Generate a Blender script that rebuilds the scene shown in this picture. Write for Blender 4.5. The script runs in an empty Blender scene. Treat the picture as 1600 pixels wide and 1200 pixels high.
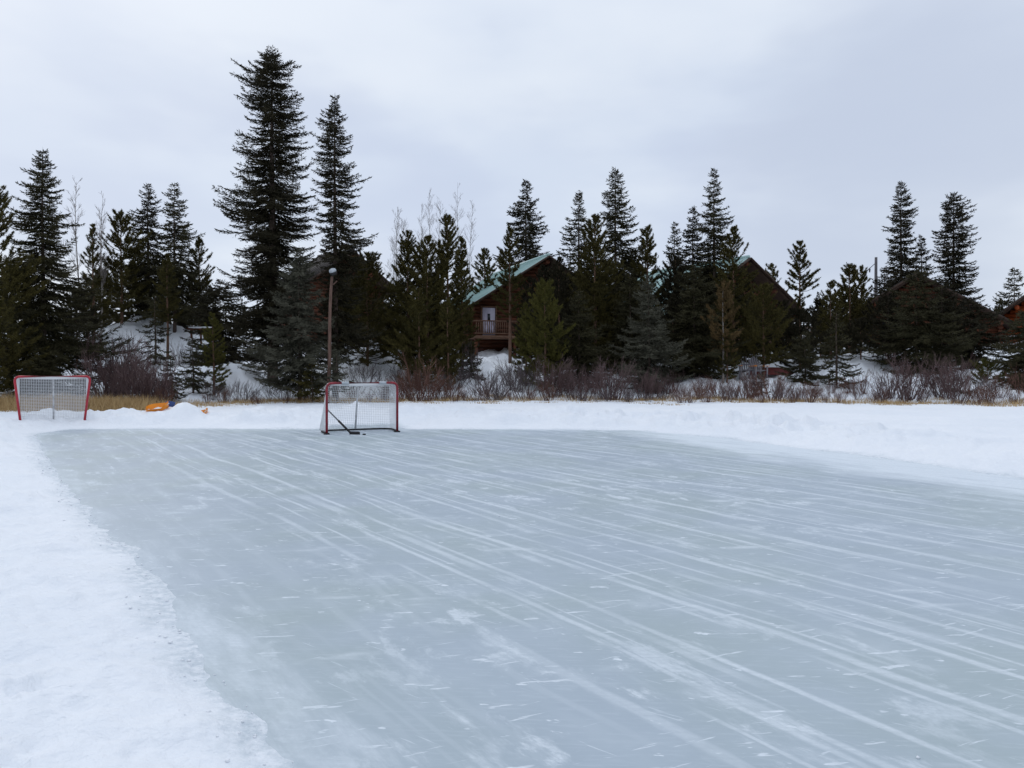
import bpy, math, random
import numpy as np
from mathutils import Vector, Matrix
S = bpy.context.scene
C = S.collection
R = math.radians
# ------------------------------------------------------------------ camera, sky, sun, exposure
EYE, FP, HY = 1.6, 1200.0, 572.0          # eye height, focal length and horizon row of a 1600 px wide picture
cam = bpy.data.objects.new('camera', bpy.data.cameras.new('camera')); C.objects.link(cam)
cam.location = (0, 0, EYE); cam.rotation_euler = (R(90), 0, 0)
cam.data.sensor_width = 36; cam.data.lens = 36*FP/1600; cam.data.shift_y = -(600-HY)/1600
cam.data.clip_start = 0.05; cam.data.clip_end = 3000
S.camera = cam
S.render.resolution_x, S.render.resolution_y = 1024, 768
S.view_settings.view_transform = 'Standard'; S.view_settings.look = 'None'
S.view_settings.exposure = 0.06; S.view_settings.gamma = 1
S.view_settings.use_curve_mapping = False

class NT:                                   # small helper to write node trees as expressions
    def __init__(self, nt): self.t = nt; nt.nodes.clear()
    def n(self, typ, ins=None, **kw):
        nd = self.t.nodes.new(typ)
        for k, v in kw.items(): setattr(nd, k, v)
        if ins:
            for k, v in ins.items(): self.set(nd.inputs[k], v)
        return nd
    def set(self, sock, v):
        if isinstance(v, bpy.types.NodeSocket): self.t.links.new(v, sock)
        else: sock.default_value = v
    def m(self, op, a, b=0.0, c=0.0, clamp=False):
        nd = self.n('ShaderNodeMath', operation=op, use_clamp=clamp)
        self.set(nd.inputs[0], a); self.set(nd.inputs[1], b); self.set(nd.inputs[2], c)
        return nd.outputs[0]
    def ss(self, v, lo, hi):
        nd = self.n('ShaderNodeMapRange', interpolation_type='SMOOTHSTEP')
        self.set(nd.inputs[0], v); self.set(nd.inputs[1], lo); self.set(nd.inputs[2], hi)
        return nd.outputs[0]
    def mix(self, f, a, b):
        nd = self.n('ShaderNodeMix', data_type='RGBA')
        self.set(nd.inputs[0], f)
        self.set(nd.inputs[6], a if isinstance(a, bpy.types.NodeSocket) else (*a, 1))
        self.set(nd.inputs[7], b if isinstance(b, bpy.types.NodeSocket) else (*b, 1))
        return nd.outputs[2]
    def vec(self, x, y, z=0.0): return self.n('ShaderNodeCombineXYZ', {0: x, 1: y, 2: z}).outputs[0]
    def noise(self, v, scale=1.0, detail=3.0, rough=0.55):
        return self.n('ShaderNodeTexNoise', {'Vector': v, 'Scale': scale, 'Detail': detail, 'Roughness': rough}).outputs[0]

SUN_EL, SUN_AZ = R(33), R(-35)              # a veiled sun, ahead of the camera and to its left
W = bpy.data.worlds.new('World'); S.world = W; W.use_nodes = True
w = NT(W.node_tree)
sky = w.n('ShaderNodeTexSky', sky_type='NISHITA', sun_disc=False, sun_elevation=SUN_EL, sun_rotation=SUN_AZ)
gd = w.n('ShaderNodeTexCoord').outputs['Generated']
sp = w.n('ShaderNodeSeparateXYZ', {0: gd})
zz = w.m('MAXIMUM', sp.outputs[2], 0.0)
inv = w.m('DIVIDE', 1.0, w.m('ADD', zz, 0.16))
cv = w.vec(w.m('MULTIPLY', sp.outputs[0], inv), w.m('MULTIPLY', sp.outputs[1], inv), 3.7)
cn = w.noise(cv, 0.9, 5.0, 0.5)
cn2 = w.noise(w.vec(w.m('MULTIPLY', sp.outputs[0], 1.6), w.m('MULTIPLY', sp.outputs[1], 1.0), w.m('MULTIPLY', zz, 4.2)), 1.5, 4.0, 0.5)
cl = w.mix(w.ss(cn, 0.38, 0.64), (6.4, 7.15, 8.45), (7.6, 8.2, 9.1))
cl = w.mix(w.m('MULTIPLY', w.ss(cn2, 0.48, 0.66), 0.6), cl, (5.4, 6.1, 7.7))
d0 = w.n('ShaderNodeVectorMath', {0: gd, 1: (.53, .80, .27)}, operation='DOT_PRODUCT').outputs['Value']    # a greyer bank of cloud to the right
bank = w.m('MULTIPLY', w.ss(w.m('ADD', d0, w.m('MULTIPLY', w.m('SUBTRACT', cn2, .5), .16)), .945, .995), .8)
cl = w.mix(bank, cl, (5.5, 6.15, 7.5))
zen = w.n('ShaderNodeVectorMath', {0: cl}, operation='SCALE'); w.set(zen.inputs['Scale'], w.m('ADD', 1.0, w.m('MULTIPLY', w.ss(zz, 0.3, 0.95), 0.25)))
col = w.mix(0.93, sky.outputs[0], zen.outputs[0])
bg = w.n('ShaderNodeBackground', {'Color': col, 'Strength': 0.1})
w.t.links.new(bg.outputs[0], w.n('ShaderNodeOutputWorld').inputs[0])

sun = bpy.data.objects.new('sun', bpy.data.lights.new('sun', 'SUN')); C.objects.link(sun)
sun.data.energy = 0.5; sun.data.angle = R(25); sun.data.color = (1, 0.96, 0.9)
sun.rotation_euler = Vector((math.sin(SUN_AZ)*math.cos(SUN_EL), math.cos(SUN_AZ)*math.cos(SUN_EL), math.sin(SUN_EL))).to_track_quat('Z', 'Y').to_euler()

# ------------------------------------------------------------------ helpers
rng = np.random.default_rng(11); random.seed(5)
def at(px, py, Y): return Vector(((px-800)/FP*Y, Y, EYE+(HY-py)/FP*Y))
def hash2(i, j, s):
    n = (i*374761393 + j*668265263 + s*974634721) & 0x7fffffff
    n = ((n ^ (n >> 13))*1274126177) & 0x7fffffff
    return ((n ^ (n >> 16)) & 0xffff)/65535.0
def vnoise(x, y, s=0):
    x = np.asarray(x, float); y = np.asarray(y, float)
    i = np.floor(x).astype(np.int64); j = np.floor(y).astype(np.int64)
    fx = x-i; fy = y-j; fx = fx*fx*fx*(fx*(fx*6-15)+10); fy = fy*fy*fy*(fy*(fy*6-15)+10)
    a = hash2(i, j, s); b = hash2(i+1, j, s); c = hash2(i, j+1, s); d = hash2(i+1, j+1, s)
    return (a*(1-fx)+b*fx)*(1-fy)+(c*(1-fx)+d*fx)*fy
def fbm(x, y, o=4, s=0):
    t = 0; a = 0.5; n = 0
    for k in range(o):
        t = t+a*vnoise(x*2**k*(1+.03*k)+17.3*k, y*2**k*(1+.03*k)-9.1*k, s+k); n += a; a *= .5
    return t/n
def sst(v, a, b):
    t = np.clip((v-a)/(b-a), 0, 1); return t*t*(3-2*t)

def mk_mesh(name, V, F, tint=None, smooth=False):
    me = bpy.data.meshes.new(name)
    V = np.asarray(V, np.float32)
    F = [np.asarray(f, np.int32) for f in F if len(f)]
    loops = np.concatenate([f.ravel() for f in F])
    tot = np.concatenate([np.full(len(f), f.shape[1], np.int32) for f in F])
    start = np.concatenate([[0], np.cumsum(tot)[:-1]]).astype(np.int32)
    me.vertices.add(len(V)); me.vertices.foreach_set('co', V.ravel())
    me.loops.add(len(loops)); me.loops.foreach_set('vertex_index', loops)
    me.polygons.add(len(tot)); me.polygons.foreach_set('loop_start', start)
    if smooth: me.polygons.foreach_set('use_smooth', np.ones(len(tot), bool))
    if tint is not None:
        a = me.attributes.new('tint', 'FLOAT', 'POINT'); a.data.foreach_set('value', np.asarray(tint, np.float32))
    me.update(calc_edges=True)
    return me
class MB:                                   # collects shapes, then links them as one mesh object
    def __init__(s): s.V = []; s.Q = []; s.T = []; s.N = []; s.tint = []; s.n = 0
    def add(s, V, Q=None, T=None, tint=0.5):
        V = np.asarray(V, float).reshape(-1, 3)
        if Q is not None and len(Q): s.Q.append(np.asarray(Q)+s.n)
        if T is not None and len(T): s.T.append(np.asarray(T)+s.n)
        s.V.append(V); s.tint.append(np.broadcast_to(np.asarray(tint, float), (len(V),))); s.n += len(V)
    def box(s, a, b, M=None):
        x0, y0, z0 = a; x1, y1, z1 = b
        V = np.array([[x, y, z] for z in (z0, z1) for y in (y0, y1) for x in (x0, x1)], float)
        if M is not None: V = np.array([M @ Vector(v) for v in V])
        s.add(V, [[0, 2, 3, 1], [4, 5, 7, 6], [0, 1, 5, 4], [2, 6, 7, 3], [0, 4, 6, 2], [1, 3, 7, 5]])
    def bar(s, p, q, wd, th):               # rectangular bar from p to q
        p = Vector(p); q = Vector(q); d = (q-p); L = d.length
        M = Matrix.Translation(p) @ d.to_track_quat('Z', 'X').to_matrix().to_4x4()
        s.box((-wd/2, -th/2, 0), (wd/2, th/2, L), M)
    def tube(s, P, r, k=8, cap=True, tint=0.5):
        P = np.asarray(P, float); n = len(P); r = np.broadcast_to(np.asarray(r, float), (n,))
        T = np.gradient(P, axis=0); T /= np.linalg.norm(T, axis=1)[:, None]+1e-9
        ref = np.array([0, 0, 1.0]) if abs(T[0, 2]) < .9 else np.array([1.0, 0, 0])
        A = np.cross(T, ref); bad = np.linalg.norm(A, axis=1) < 1e-3; A[bad] = np.cross(T[bad], [0.3, 1, .2])
        A /= np.linalg.norm(A, axis=1)[:, None]
        B = np.cross(T, A)
        th = np.linspace(0, 2*np.pi, k, endpoint=False)
        V = P[:, None, :]+r[:, None, None]*(np.cos(th)[None, :, None]*A[:, None, :]+np.sin(th)[None, :, None]*B[:, None, :])
        i = np.arange(n-1)[:, None]*k; j = np.arange(k)[None, :]; j2 = (j+1) % k
        Q = np.stack([i+j, i+j2, i+k+j2, i+k+j], -1).reshape(-1, 4)
        V = V.reshape(-1, 3); Tt = []
        if cap:
            V = np.vstack([V, P[:1], P[-1:]]); c0, c1 = n*k, n*k+1
            Tt = [[c0, (a+1) % k, a] for a in range(k)]+[[c1, (n-1)*k+a, (n-1)*k+(a+1) % k] for a in range(k)]
        s.add(V, Q, Tt, tint)
    def build(s, name, mat, parent=None, smooth=False):
        V = np.concatenate(s.V); F = []
        if s.Q: F.append(np.concatenate(s.Q))
        if s.T: F.append(np.concatenate(s.T))
        return link(name, mk_mesh(name, V, F, np.concatenate(s.tint), smooth), mat, parent)
def link(name, me, mat, parent=None):
    o = bpy.data.objects.new(name, me); C.objects.link(o)
    if mat and not me.materials: me.materials.append(mat)
    if parent: o.parent = parent
    return o
def tag(o, label=None, cat=None, group=None, kind=None):
    if label: o['label'] = label
    if cat: o['category'] = cat
    if group: o['group'] = group
    if kind: o['kind'] = kind
    return o
def empty(name, loc, rz=0):
    o = bpy.data.objects.new(name, None); C.objects.link(o); o.location = loc; o.rotation_euler = (0, 0, rz); o.empty_display_size = .2
    return o
def copy_tree(o, parent=None):
    c = o.copy(); C.objects.link(c)
    if parent: c.parent = parent
    for ch in list(o.children): copy_tree(ch, c)
    return c

# ------------------------------------------------------------------ materials
def mat(name, base, rough=.6, spec=.3, metal=0, var=None, nscale=4, bump=0, bscale=20, tint2=None, stretch=(1, 1, 1), trans=0):
    m = bpy.data.materials.new(name); m.use_nodes = True; n = NT(m.node_tree)
    oc = n.n('ShaderNodeTexCoord').outputs['Object']
    v = n.n('ShaderNodeVectorMath', {0: oc, 1: stretch}, operation='MULTIPLY').outputs[0]
    col = base
    if var: col = n.mix(n.ss(n.noise(v, nscale, 4), .3, .7), base, var)
    if tint2:
        a = n.n('ShaderNodeAttribute', attribute_name='tint').outputs['Fac']
        col = n.mix(a, col, tint2)
    p = n.n('ShaderNodeBsdfPrincipled', {'Roughness': rough, 'Specular IOR Level': spec, 'Metallic': metal})
    n.set(p.inputs['Base Color'], col if isinstance(col, bpy.types.NodeSocket) else (*col, 1))
    if bump:
        b = n.n('ShaderNodeBump', {'Strength': bump, 'Distance': .02, 'Height': n.noise(v, bscale, 4)})
        n.t.links.new(b.outputs[0], p.inputs['Normal'])
    n.t.links.new(p.outputs[0], n.n('ShaderNodeOutputMaterial').inputs[0])
    return m
M = {}
M['bark'] = mat('bark', (.07, .05, .04), .9, .1, var=(.12, .09, .075), nscale=6, bump=.8, bscale=25, stretch=(3, 3, .6))
M['pinebark'] = mat('pine_bark', (.12, .07, .05), .9, .1, var=(.20, .12, .085), nscale=5, bump=.8, bscale=20, stretch=(3, 3, .6))
M['aspen'] = mat('aspen_bark', (.30, .27, .24), .8, .15, var=(.16, .14, .13), nscale=5, stretch=(1, 1, .5))
M['twig'] = mat('aspen_twig', (.20, .17, .16), .8, .1, tint2=(.28, .25, .24))
def foliage(name, a, b): return mat(name, a, .75, .12, var=tuple((x*.6+y*.4) for x, y in zip(a, b)), nscale=1.3, tint2=b)
M['spruce'] = foliage('spruce_needles', (.022, .021, .010), (.058, .052, .025))
M['spruce_dark'] = foliage('dark_spruce_needles', (.015, .014, .008), (.040, .034, .018))
M['spruce_blue'] = foliage('silver_spruce_needles', (.038, .038, .026), (.108, .104, .076))
M['pine'] = foliage('pine_needles', (.034, .031, .010), (.092, .076, .022))
M['pine_olive'] = foliage('olive_pine_needles', (.050, .051, .013), (.125, .112, .028))
M['pine_brown'] = foliage('browning_pine_needles', (.06, .04, .018), (.16, .105, .045))
M['shrub_purple'] = mat('purple_shrub_stems', (.072, .044, .043), .8, .1, tint2=(.18, .125, .12))
M['shrub_red'] = mat('red_shrub_stems', (.078, .040, .033), .8, .1, tint2=(.19, .105, .080))
M['shrub_grey'] = mat('grey_shrub_stems', (.075, .06, .06), .8, .1, tint2=(.18, .15, .15))
M['grass'] = mat('dry_grass_blades', (.30, .19, .085), .9, .05, tint2=(.54, .39, .20))
M['redpipe'] = mat('red_painted_pipe', (.28, .010, .022), .4, .5, var=(.15, .012, .020), nscale=14, bump=.2)
M['redworn'] = mat('worn_red_painted_pipe', (.42, .012, .028), .4, .5, var=(.32, .012, .026), nscale=9)
M['whitepipe'] = mat('white_painted_pipe', (.62, .62, .63), .45, .4, var=(.42, .42, .43), nscale=12)
M['net'] = mat('white_net_cord', (.72, .73, .74), .9, .05)
M['tape'] = mat('silver_tape', (.50, .53, .56), .35, .5, var=(.36, .40, .42), nscale=20)
M['rubber'] = mat('black_rubber', (.012, .012, .014), .7, .3, var=(.03, .03, .03), nscale=30)
M['shaft'] = mat('grey_stick_shaft', (.14, .145, .155), .4, .4, var=(.10, .10, .11), nscale=10)
M['log'] = mat('stained_log', (.13, .042, .020), .6, .2, var=(.070, .027, .015), nscale=2.5, bump=.4, bscale=12, stretch=(.4, .4, 3))
M['log_orange'] = mat('orange_stained_log', (.40, .085, .020), .6, .2, var=(.25, .05, .015), nscale=2.5, bump=.4, bscale=12, stretch=(.4, .4, 3))
M['deckwood'] = mat('deck_wood', (.10, .055, .035), .7, .2, var=(.17, .095, .06), nscale=4, stretch=(1, 1, 3))
M['teal'] = mat('teal_metal_roofing', (.32, .48, .46), .4, .5, var=(.42, .56, .54), nscale=.7)
M['darkroof'] = mat('dark_roofing', (.030, .026, .024), .7, .2, var=(.05, .042, .038), nscale=1.5)
M['fascia'] = mat('dark_fascia_board', (.040, .024, .018), .7, .2, var=(.06, .036, .025), nscale=3)
M['door'] = mat('pale_painted_door', (.58, .55, .66), .5, .3, var=(.52, .49, .60), nscale=2)
M['glass'] = mat('dark_window_glass', (.02, .025, .03), .08, .6)
M['brass'] = mat('metal_knob', (.3, .26, .18), .3, .5, metal=.8)
M['stone'] = mat('dark_foundation', (.04, .036, .034), .9, .1, var=(.06, .055, .05), nscale=5)
M['snowcap'] = mat('settled_snow', (.82, .84, .87), .8, .1, bump=.3, bscale=9)
M['orange'] = mat('orange_plastic', (.80, .27, .006), .4, .4, var=(.70, .22, .006), nscale=4)
M['blue'] = mat('dark_blue_plastic', (.02, .05, .20), .4, .4, var=(.03, .06, .16), nscale=6)
M['greyplastic'] = mat('grey_plastic', (.30, .29, .31), .6, .3, var=(.24, .23, .25), nscale=4)
M['redhull'] = mat('red_plastic', (.16, .022, .020), .5, .3, var=(.11, .02, .018), nscale=3)
M['polewood'] = mat('weathered_pole_wood', (.09, .056, .045), .9, .1, var=(.16, .10, .078), nscale=5, bump=.6, bscale=25, stretch=(3, 3, .5))
M['greypole'] = mat('grey_pole_wood', (.10, .095, .10), .9, .1, var=(.15, .14, .15), nscale=5, stretch=(3, 3, .5))
M['lampmetal'] = mat('pale_lamp_metal', (.42, .45, .48), .4, .4, var=(.34, .37, .40), nscale=8)

def snow_material():
    m = bpy.data.materials.new('snow'); m.use_nodes = True; n = NT(m.node_tree)
    oc = n.n('ShaderNodeTexCoord').outputs['Object']
    big = n.noise(oc, .35, 4); fine = n.noise(oc, 9, 6, .6); mid = n.noise(oc, 2.2, 5, .55)
    col = n.mix(n.ss(big, .3, .7), (.80, .83, .87), (.85, .87, .90))
    th = n.n('ShaderNodeAttribute', attribute_name='tint').outputs['Fac']       # thin snow lets the ice show
    col = n.mix(n.m('MULTIPLY', n.m('MULTIPLY', th, n.ss(n.noise(oc, 14, 5, .7), .25, .7)), .8), col, (.46, .53, .58))
    h = n.m('ADD', n.m('MULTIPLY', fine, .5), n.m('MULTIPLY', mid, 1.2))
    b = n.n('ShaderNodeBump', {'Strength': .85, 'Distance': .07, 'Height': h})
    p = n.n('ShaderNodeBsdfPrincipled', {'Base Color': col, 'Roughness': .75, 'Specular IOR Level': .15, 'Normal': b.outputs[0]})
    n.t.links.new(p.outputs[0], n.n('ShaderNodeOutputMaterial').inputs[0])
    return m
M['snow'] = snow_material()
def ice_material():
    m = bpy.data.materials.new('scraped_ice'); m.use_nodes = True; n = NT(m.node_tree)
    oc = n.n('ShaderNodeTexCoord').outputs['Object']
    s = n.n('ShaderNodeSeparateXYZ', {0: oc}); x, y = s.outputs[0], s.outputs[1]
    c35, s35 = math.cos(R(34.5)), math.sin(R(34.5))
    u = n.m('ADD', n.m('MULTIPLY', x, c35), n.m('MULTIPLY', y, s35))
    v = n.m('SUBTRACT', n.m('MULTIPLY', y, c35), n.m('MULTIPLY', x, s35))
    wob = n.noise(n.vec(n.m('MULTIPLY', u, .5), n.m('MULTIPLY', v, .22)), 1, 3)
    ud = n.m('ADD', u, n.m('ADD', n.m('MULTIPLY', n.m('SUBTRACT', wob, .5), .30), n.m('MULTIPLY', n.m('SUBTRACT', n.noise(n.vec(n.m('MULTIPLY', u, 1.3), n.m('MULTIPLY', v, .06), 21.0), 1, 1), .5), .55)))
    white = None
    def lines(period, off, wid, seed, lo, hi, amt, mv=.3):
        f = n.m('FRACT', n.m('ADD', n.m('DIVIDE', ud, period), off))
        d = n.m('MULTIPLY', n.m('ABSOLUTE', n.m('SUBTRACT', f, .5)), period)
        rag = n.noise(n.vec(n.m('MULTIPLY', u, 9), n.m('MULTIPLY', v, 3.2), seed+3.1), 1, 4, .65)
        wd = n.m('MULTIPLY', wid, n.m('ADD', .1, n.m('MULTIPLY', rag, 1.8)))
        ln = n.m('SUBTRACT', 1, n.ss(d, n.m('MULTIPLY', wd, .25), wd))
        mk = n.noise(n.vec(n.m('MULTIPLY', n.m('FLOOR', n.m('ADD', n.m('DIVIDE', ud, period), off)), 1.7), n.m('MULTIPLY', v, mv), seed), 1, 2, .5)
        return n.m('MULTIPLY', n.m('MULTIPLY', ln, n.ss(mk, lo, hi)), amt)
    acc = [lines(.47, .31, .052, 1.0, .30, .62, .46, .6), lines(.57, .55, .030, 7.0, .36, .62, .42, .8), lines(.36, .1, .022, 19.0, .40, .62, .40, .8), lines(1.3, .02, .10, 13.0, .42, .72, .38, .6)]
    inner = n.ss(u, 2.2, 2.75)
    acc = [n.m('MULTIPLY', a, n.m('ADD', .25, n.m('MULTIPLY', inner, .75))) for a in acc]
    # broad smears left by the scraper, along its passes
    sm = n.noise(n.vec(n.m('MULTIPLY', ud, 3.0), n.m('MULTIPLY', v, .9), 4.4), 1, 8, .68)
    acc.append(n.m('MULTIPLY', n.ss(sm, .54, .74), .6))
    # short skate cuts and dabs of slush
    def dabs(ax, sx, sy, seed, lo, hi, amt):
        a, b_ = math.cos(R(ax)), math.sin(R(ax))
        p = n.m('ADD', n.m('MULTIPLY', x, a), n.m('MULTIPLY', y, b_)); q = n.m('SUBTRACT', n.m('MULTIPLY', y, a), n.m('MULTIPLY', x, b_))
        return n.m('MULTIPLY', n.ss(n.noise(n.vec(n.m('MULTIPLY', p, sx), n.m('MULTIPLY', q, sy), seed), 1, 3, .6), lo, hi), amt)
    acc += [dabs(8, 3.2, 15, 2.2, .655, .70, .6), dabs(24, 2.4, 26, 5.2, .66, .70, .55), dabs(-15, 5, 12, 9.7, .68, .715, .7), dabs(4, 1.1, 3.4, 3.9, .58, .8, .5), dabs(-38, 2.2, 34, 6.6, .665, .71, .4)]
    tot = acc[0]
    for a in acc[1:]: tot = n.m('MAXIMUM', tot, a)
    # scuffed patches where the surface has been worn white
    sc = n.noise(n.vec(n.m('MULTIPLY', ud, 3.2), n.m('MULTIPLY', v, 1.5), 31.0), 1, 7, .68)
    big = n.noise(n.vec(n.m('MULTIPLY', u, .33), n.m('MULTIPLY', v, .20), 17.0), 1, 2)
    tot = n.m('MAXIMUM', tot, n.m('MULTIPLY', n.m('MULTIPLY', n.ss(sc, .53, .64), n.ss(big, .40, .62)), .55))
    grain = n.noise(oc, 26, 5, .7)
    hatch = n.noise(n.vec(n.m('MULTIPLY', x, 5.5), n.m('MULTIPLY', n.m('ADD', y, n.m('MULTIPLY', x, .08)), 42), 2.0), 1, 4, .65)
    hatch2 = n.noise(n.vec(n.m('MULTIPLY', u, 30), n.m('MULTIPLY', v, 2.5), 6.0), 1, 3, .6)
    brk = n.m('ADD', n.m('MULTIPLY', grain, .9), n.m('ADD', n.m('MULTIPLY', hatch, 1.15), n.m('MULTIPLY', hatch2, .75)))
    tot = n.m('MULTIPLY', tot, n.m('MAXIMUM', n.m('ADD', -1.0, n.m('MULTIPLY', brk, 1.5)), .05), clamp=True)
    film = n.m('MULTIPLY', n.ss(hatch, .48, .72), .16)          # faint brushed film everywhere
    tot = n.m('MAXIMUM', tot, film)
    fr = n.n('ShaderNodeAttribute', attribute_name='tint').outputs['Fac']     # loose snow swept over the rim
    pat = n.noise(n.vec(n.m('MULTIPLY', ud, 5), n.m('MULTIPLY', v, .9), 8.8), 1.0, 7, .7)
    frm = n.ss(n.m('ADD', fr, n.m('MULTIPLY', n.m('SUBTRACT', pat, .5), 1.5)), .2, 1.05)
    tot = n.m('MAXIMUM', tot, n.m('MULTIPLY', n.m('MULTIPLY', frm, .95), n.m('ADD', .1, n.m('ADD', n.m('MULTIPLY', grain, .8), n.m('MULTIPLY', hatch, .75))), clamp=True))
    hue = n.noise(oc, .42, 3); hue2 = n.noise(oc, 1.7, 5, .6)
    base = n.mix(n.ss(hue, .36, .62), (.378, .445, .468), (.382, .445, .505))
    base = n.mix(n.m('MULTIPLY', n.ss(hue2, .35, .75), .45), base, (.45, .515, .565))
    col = n.mix(tot, base, (.74, .79, .835))
    rg = n.m('ADD', .42, n.m('MULTIPLY', tot, .4))
    b = n.n('ShaderNodeBump', {'Strength': .12, 'Distance': .01, 'Height': n.m('ADD', tot, n.m('MULTIPLY', hue2, .5))})
    p = n.n('ShaderNodeBsdfPrincipled', {'Base Color': col, 'Roughness': rg, 'Specular IOR Level': .18, 'Normal': b.outputs[0]})
    n.t.links.new(p.outputs[0], n.n('ShaderNodeOutputMaterial').inputs[0])
    return m
M['ice'] = ice_material()

# ------------------------------------------------------------------ the setting: snow, ice
def ice_pt(px, py): Y = FP*EYE/(py-HY); return ((px-800)/FP*Y, Y)
RINK = [(4.5, -6), (2.2, -2), (1.05, 0), (.1, 1.5)] + [ice_pt(*p) for p in
        [(455, 1200), (402, 1131), (340, 1068), (300, 1018), (272, 965), (248, 912), (205, 862), (162, 826), (115, 776), (88, 738), (66, 702), (56, 678),
         (110, 671), (300, 670), (500, 671), (520, 664), (616, 663), (634, 671), (800, 671), (990, 673), (1120, 684), (1250, 701), (1400, 719), (1600, 749)]] + \
       [(8.9, 8), (10.5, 4), (10.5, -2), (8, -6)]
RINK = np.array(RINK)
def rink_sd(X, Y):                          # signed distance to the rink's rim, positive outside
    X = np.asarray(X, float); Y = np.asarray(Y, float)
    d2 = np.full(X.shape, 1e9); ins = np.zeros(X.shape, bool); n = len(RINK)
    for i in range(n):
        ax, ay = RINK[i]; bx, by = RINK[(i+1) % n]
        ex, ey = bx-ax, by-ay
        t = np.clip(((X-ax)*ex+(Y-ay)*ey)/(ex*ex+ey*ey), 0, 1)
        d2 = np.minimum(d2, (X-ax-t*ex)**2+(Y-ay-t*ey)**2)
        c = ((ay > Y) != (by > Y)) & (X < ex*(Y-ay)/(ey if abs(ey) > 1e-9 else 1e-9)+ax)
        ins ^= c
    return np.where(ins, -1, 1)*np.sqrt(d2)
D0X = [-900, 0, 150, 300, 400, 900, 1300, 1600, 2600]; D0Y = [23, 26, 27, 30, 32.5, 33.5, 31, 29, 25]
HT = [0, 1, 3, 6, 11, 18, 26, 34, 60, 200, 500]; HZ = [0, .12, .40, .85, 1.5, 2.0, 3.2, 3.7, 4.2, 5, 6]
BUMPS = [(-21.2, 43.5, 2.2, 4.0, 4.2), (-13.2, 36, .7, 2.2, 2.0), (-8.3, 43, 1.1, 3.0, 3.0), (-9.2, 35.5, .25, 1.6, 1.2), (19.5, 42, .55, 2.5, 2.5), (-3.2, 43, .5, 2.6, 2.6), (-4.5, 40, .3, 1.6, 1.6), (9.5, 42, .6, 2.5, 2)]
rd = random.Random(8); DENTS = []
while len(DENTS) < 260:
    y_ = rd.uniform(1.2, 19); x_ = -y_*rd.uniform(.30, 1.0)-rd.uniform(-.2, 1.2)
    a_ = rd.gauss(2.1, .5); k_ = rd.uniform(.8, 1.3)
    DENTS.append((x_, y_, math.cos(a_), math.sin(a_), rd.uniform(.012, .035), .15*k_, .075*k_))
def ground(X, Y, detail=True):
    X = np.asarray(X, float); Y = np.asarray(Y, float)
    sd = rink_sd(X, Y)
    ne = fbm(X/.48, Y/.48, 4, 3)-.5; nb = fbm(X/1.6, Y/1.6, 4, 9)-.5; ns = fbm(X/.16, Y/.16, 3, 21)-.5
    far = sst(Y, 12, 19)
    e = sd+ne*.22+ns*.10*(1-far)
    rise = sst(e, -.06, .62+.5*far)*(.75+.25*sst(e, .3, 1.2))
    flat = .10+(nb*.15+ne*.13)*(1-.45*far)+ns*.055+.04*sst(sd, .5, 3)+.10*np.maximum(fbm(X/.22, Y/.22, 3, 91)-.53, 0)*(1-sst(sd, .6, 1.6))
    left = sst(-X, 1.5, 12)
    berm = far*(.05-.03*left)*np.exp(-((sd-2.0)/1.3)**2)*(.6+2.2*(nb+.3))
    lump = far*np.exp(-((sd-2.2)/2.0)**2)*(np.maximum(fbm(X/.8, Y/.5, 4, 40)-.48, 0)*.8+np.maximum(fbm(X/.28, Y/.28, 3, 44)-.5, 0)*.28)
    pile = .36*np.exp(-((X+9.05)/.42)**2-((Y-21.2)/.55)**2)+.07*np.exp(-((X+9.2)/1.1)**2-((Y-21)/.8)**2)
    z = rise*(flat+berm+lump+pile)-.07*(1-sst(e, -.12, .0))
    px = 800+FP*X/np.maximum(Y, 6)
    t = Y-np.interp(px, D0X, D0Y)
    hill = np.interp(t, HT, HZ)*sst(Y, 12, 24)
    for (bx, by, a, sx, sy) in BUMPS: hill = hill+a*np.exp(-((X-bx)/sx)**2-((Y-by)/sy)**2)
    hill = hill*(1+.45*(fbm(X/3, Y/3, 4, 60)-.5))+sst(t, 0, 4)*(nb*.55+ne*.30+ns*.10)
    near = (X*X+Y*Y < 20**2) & (sd > .55)
    if near.any():                           # trodden hollows along the left-hand snow
        xn, yn = X[near], Y[near]; dz = np.zeros(xn.shape)
        for (bx, by, ca, sa, a, l, w_) in DENTS:
            m = (np.abs(xn-bx) < .6) & (np.abs(yn-by) < .6)
            if m.any():
                p = (xn[m]-bx)*ca+(yn[m]-by)*sa; q = (yn[m]-by)*ca-(xn[m]-bx)*sa; d = (p/l)**2+(q/w_)**2
                dz[m] += -a*np.exp(-d**2)+.35*a*np.exp(-(d-1.6)**2*2)
        z = np.array(z); z[near] = np.maximum(z[near]+dz*sst(sd[near], .55, .9), .035)
    return z+hill
def gz(x, y): return float(ground(np.array([x]), np.array([y]))[0])

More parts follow.
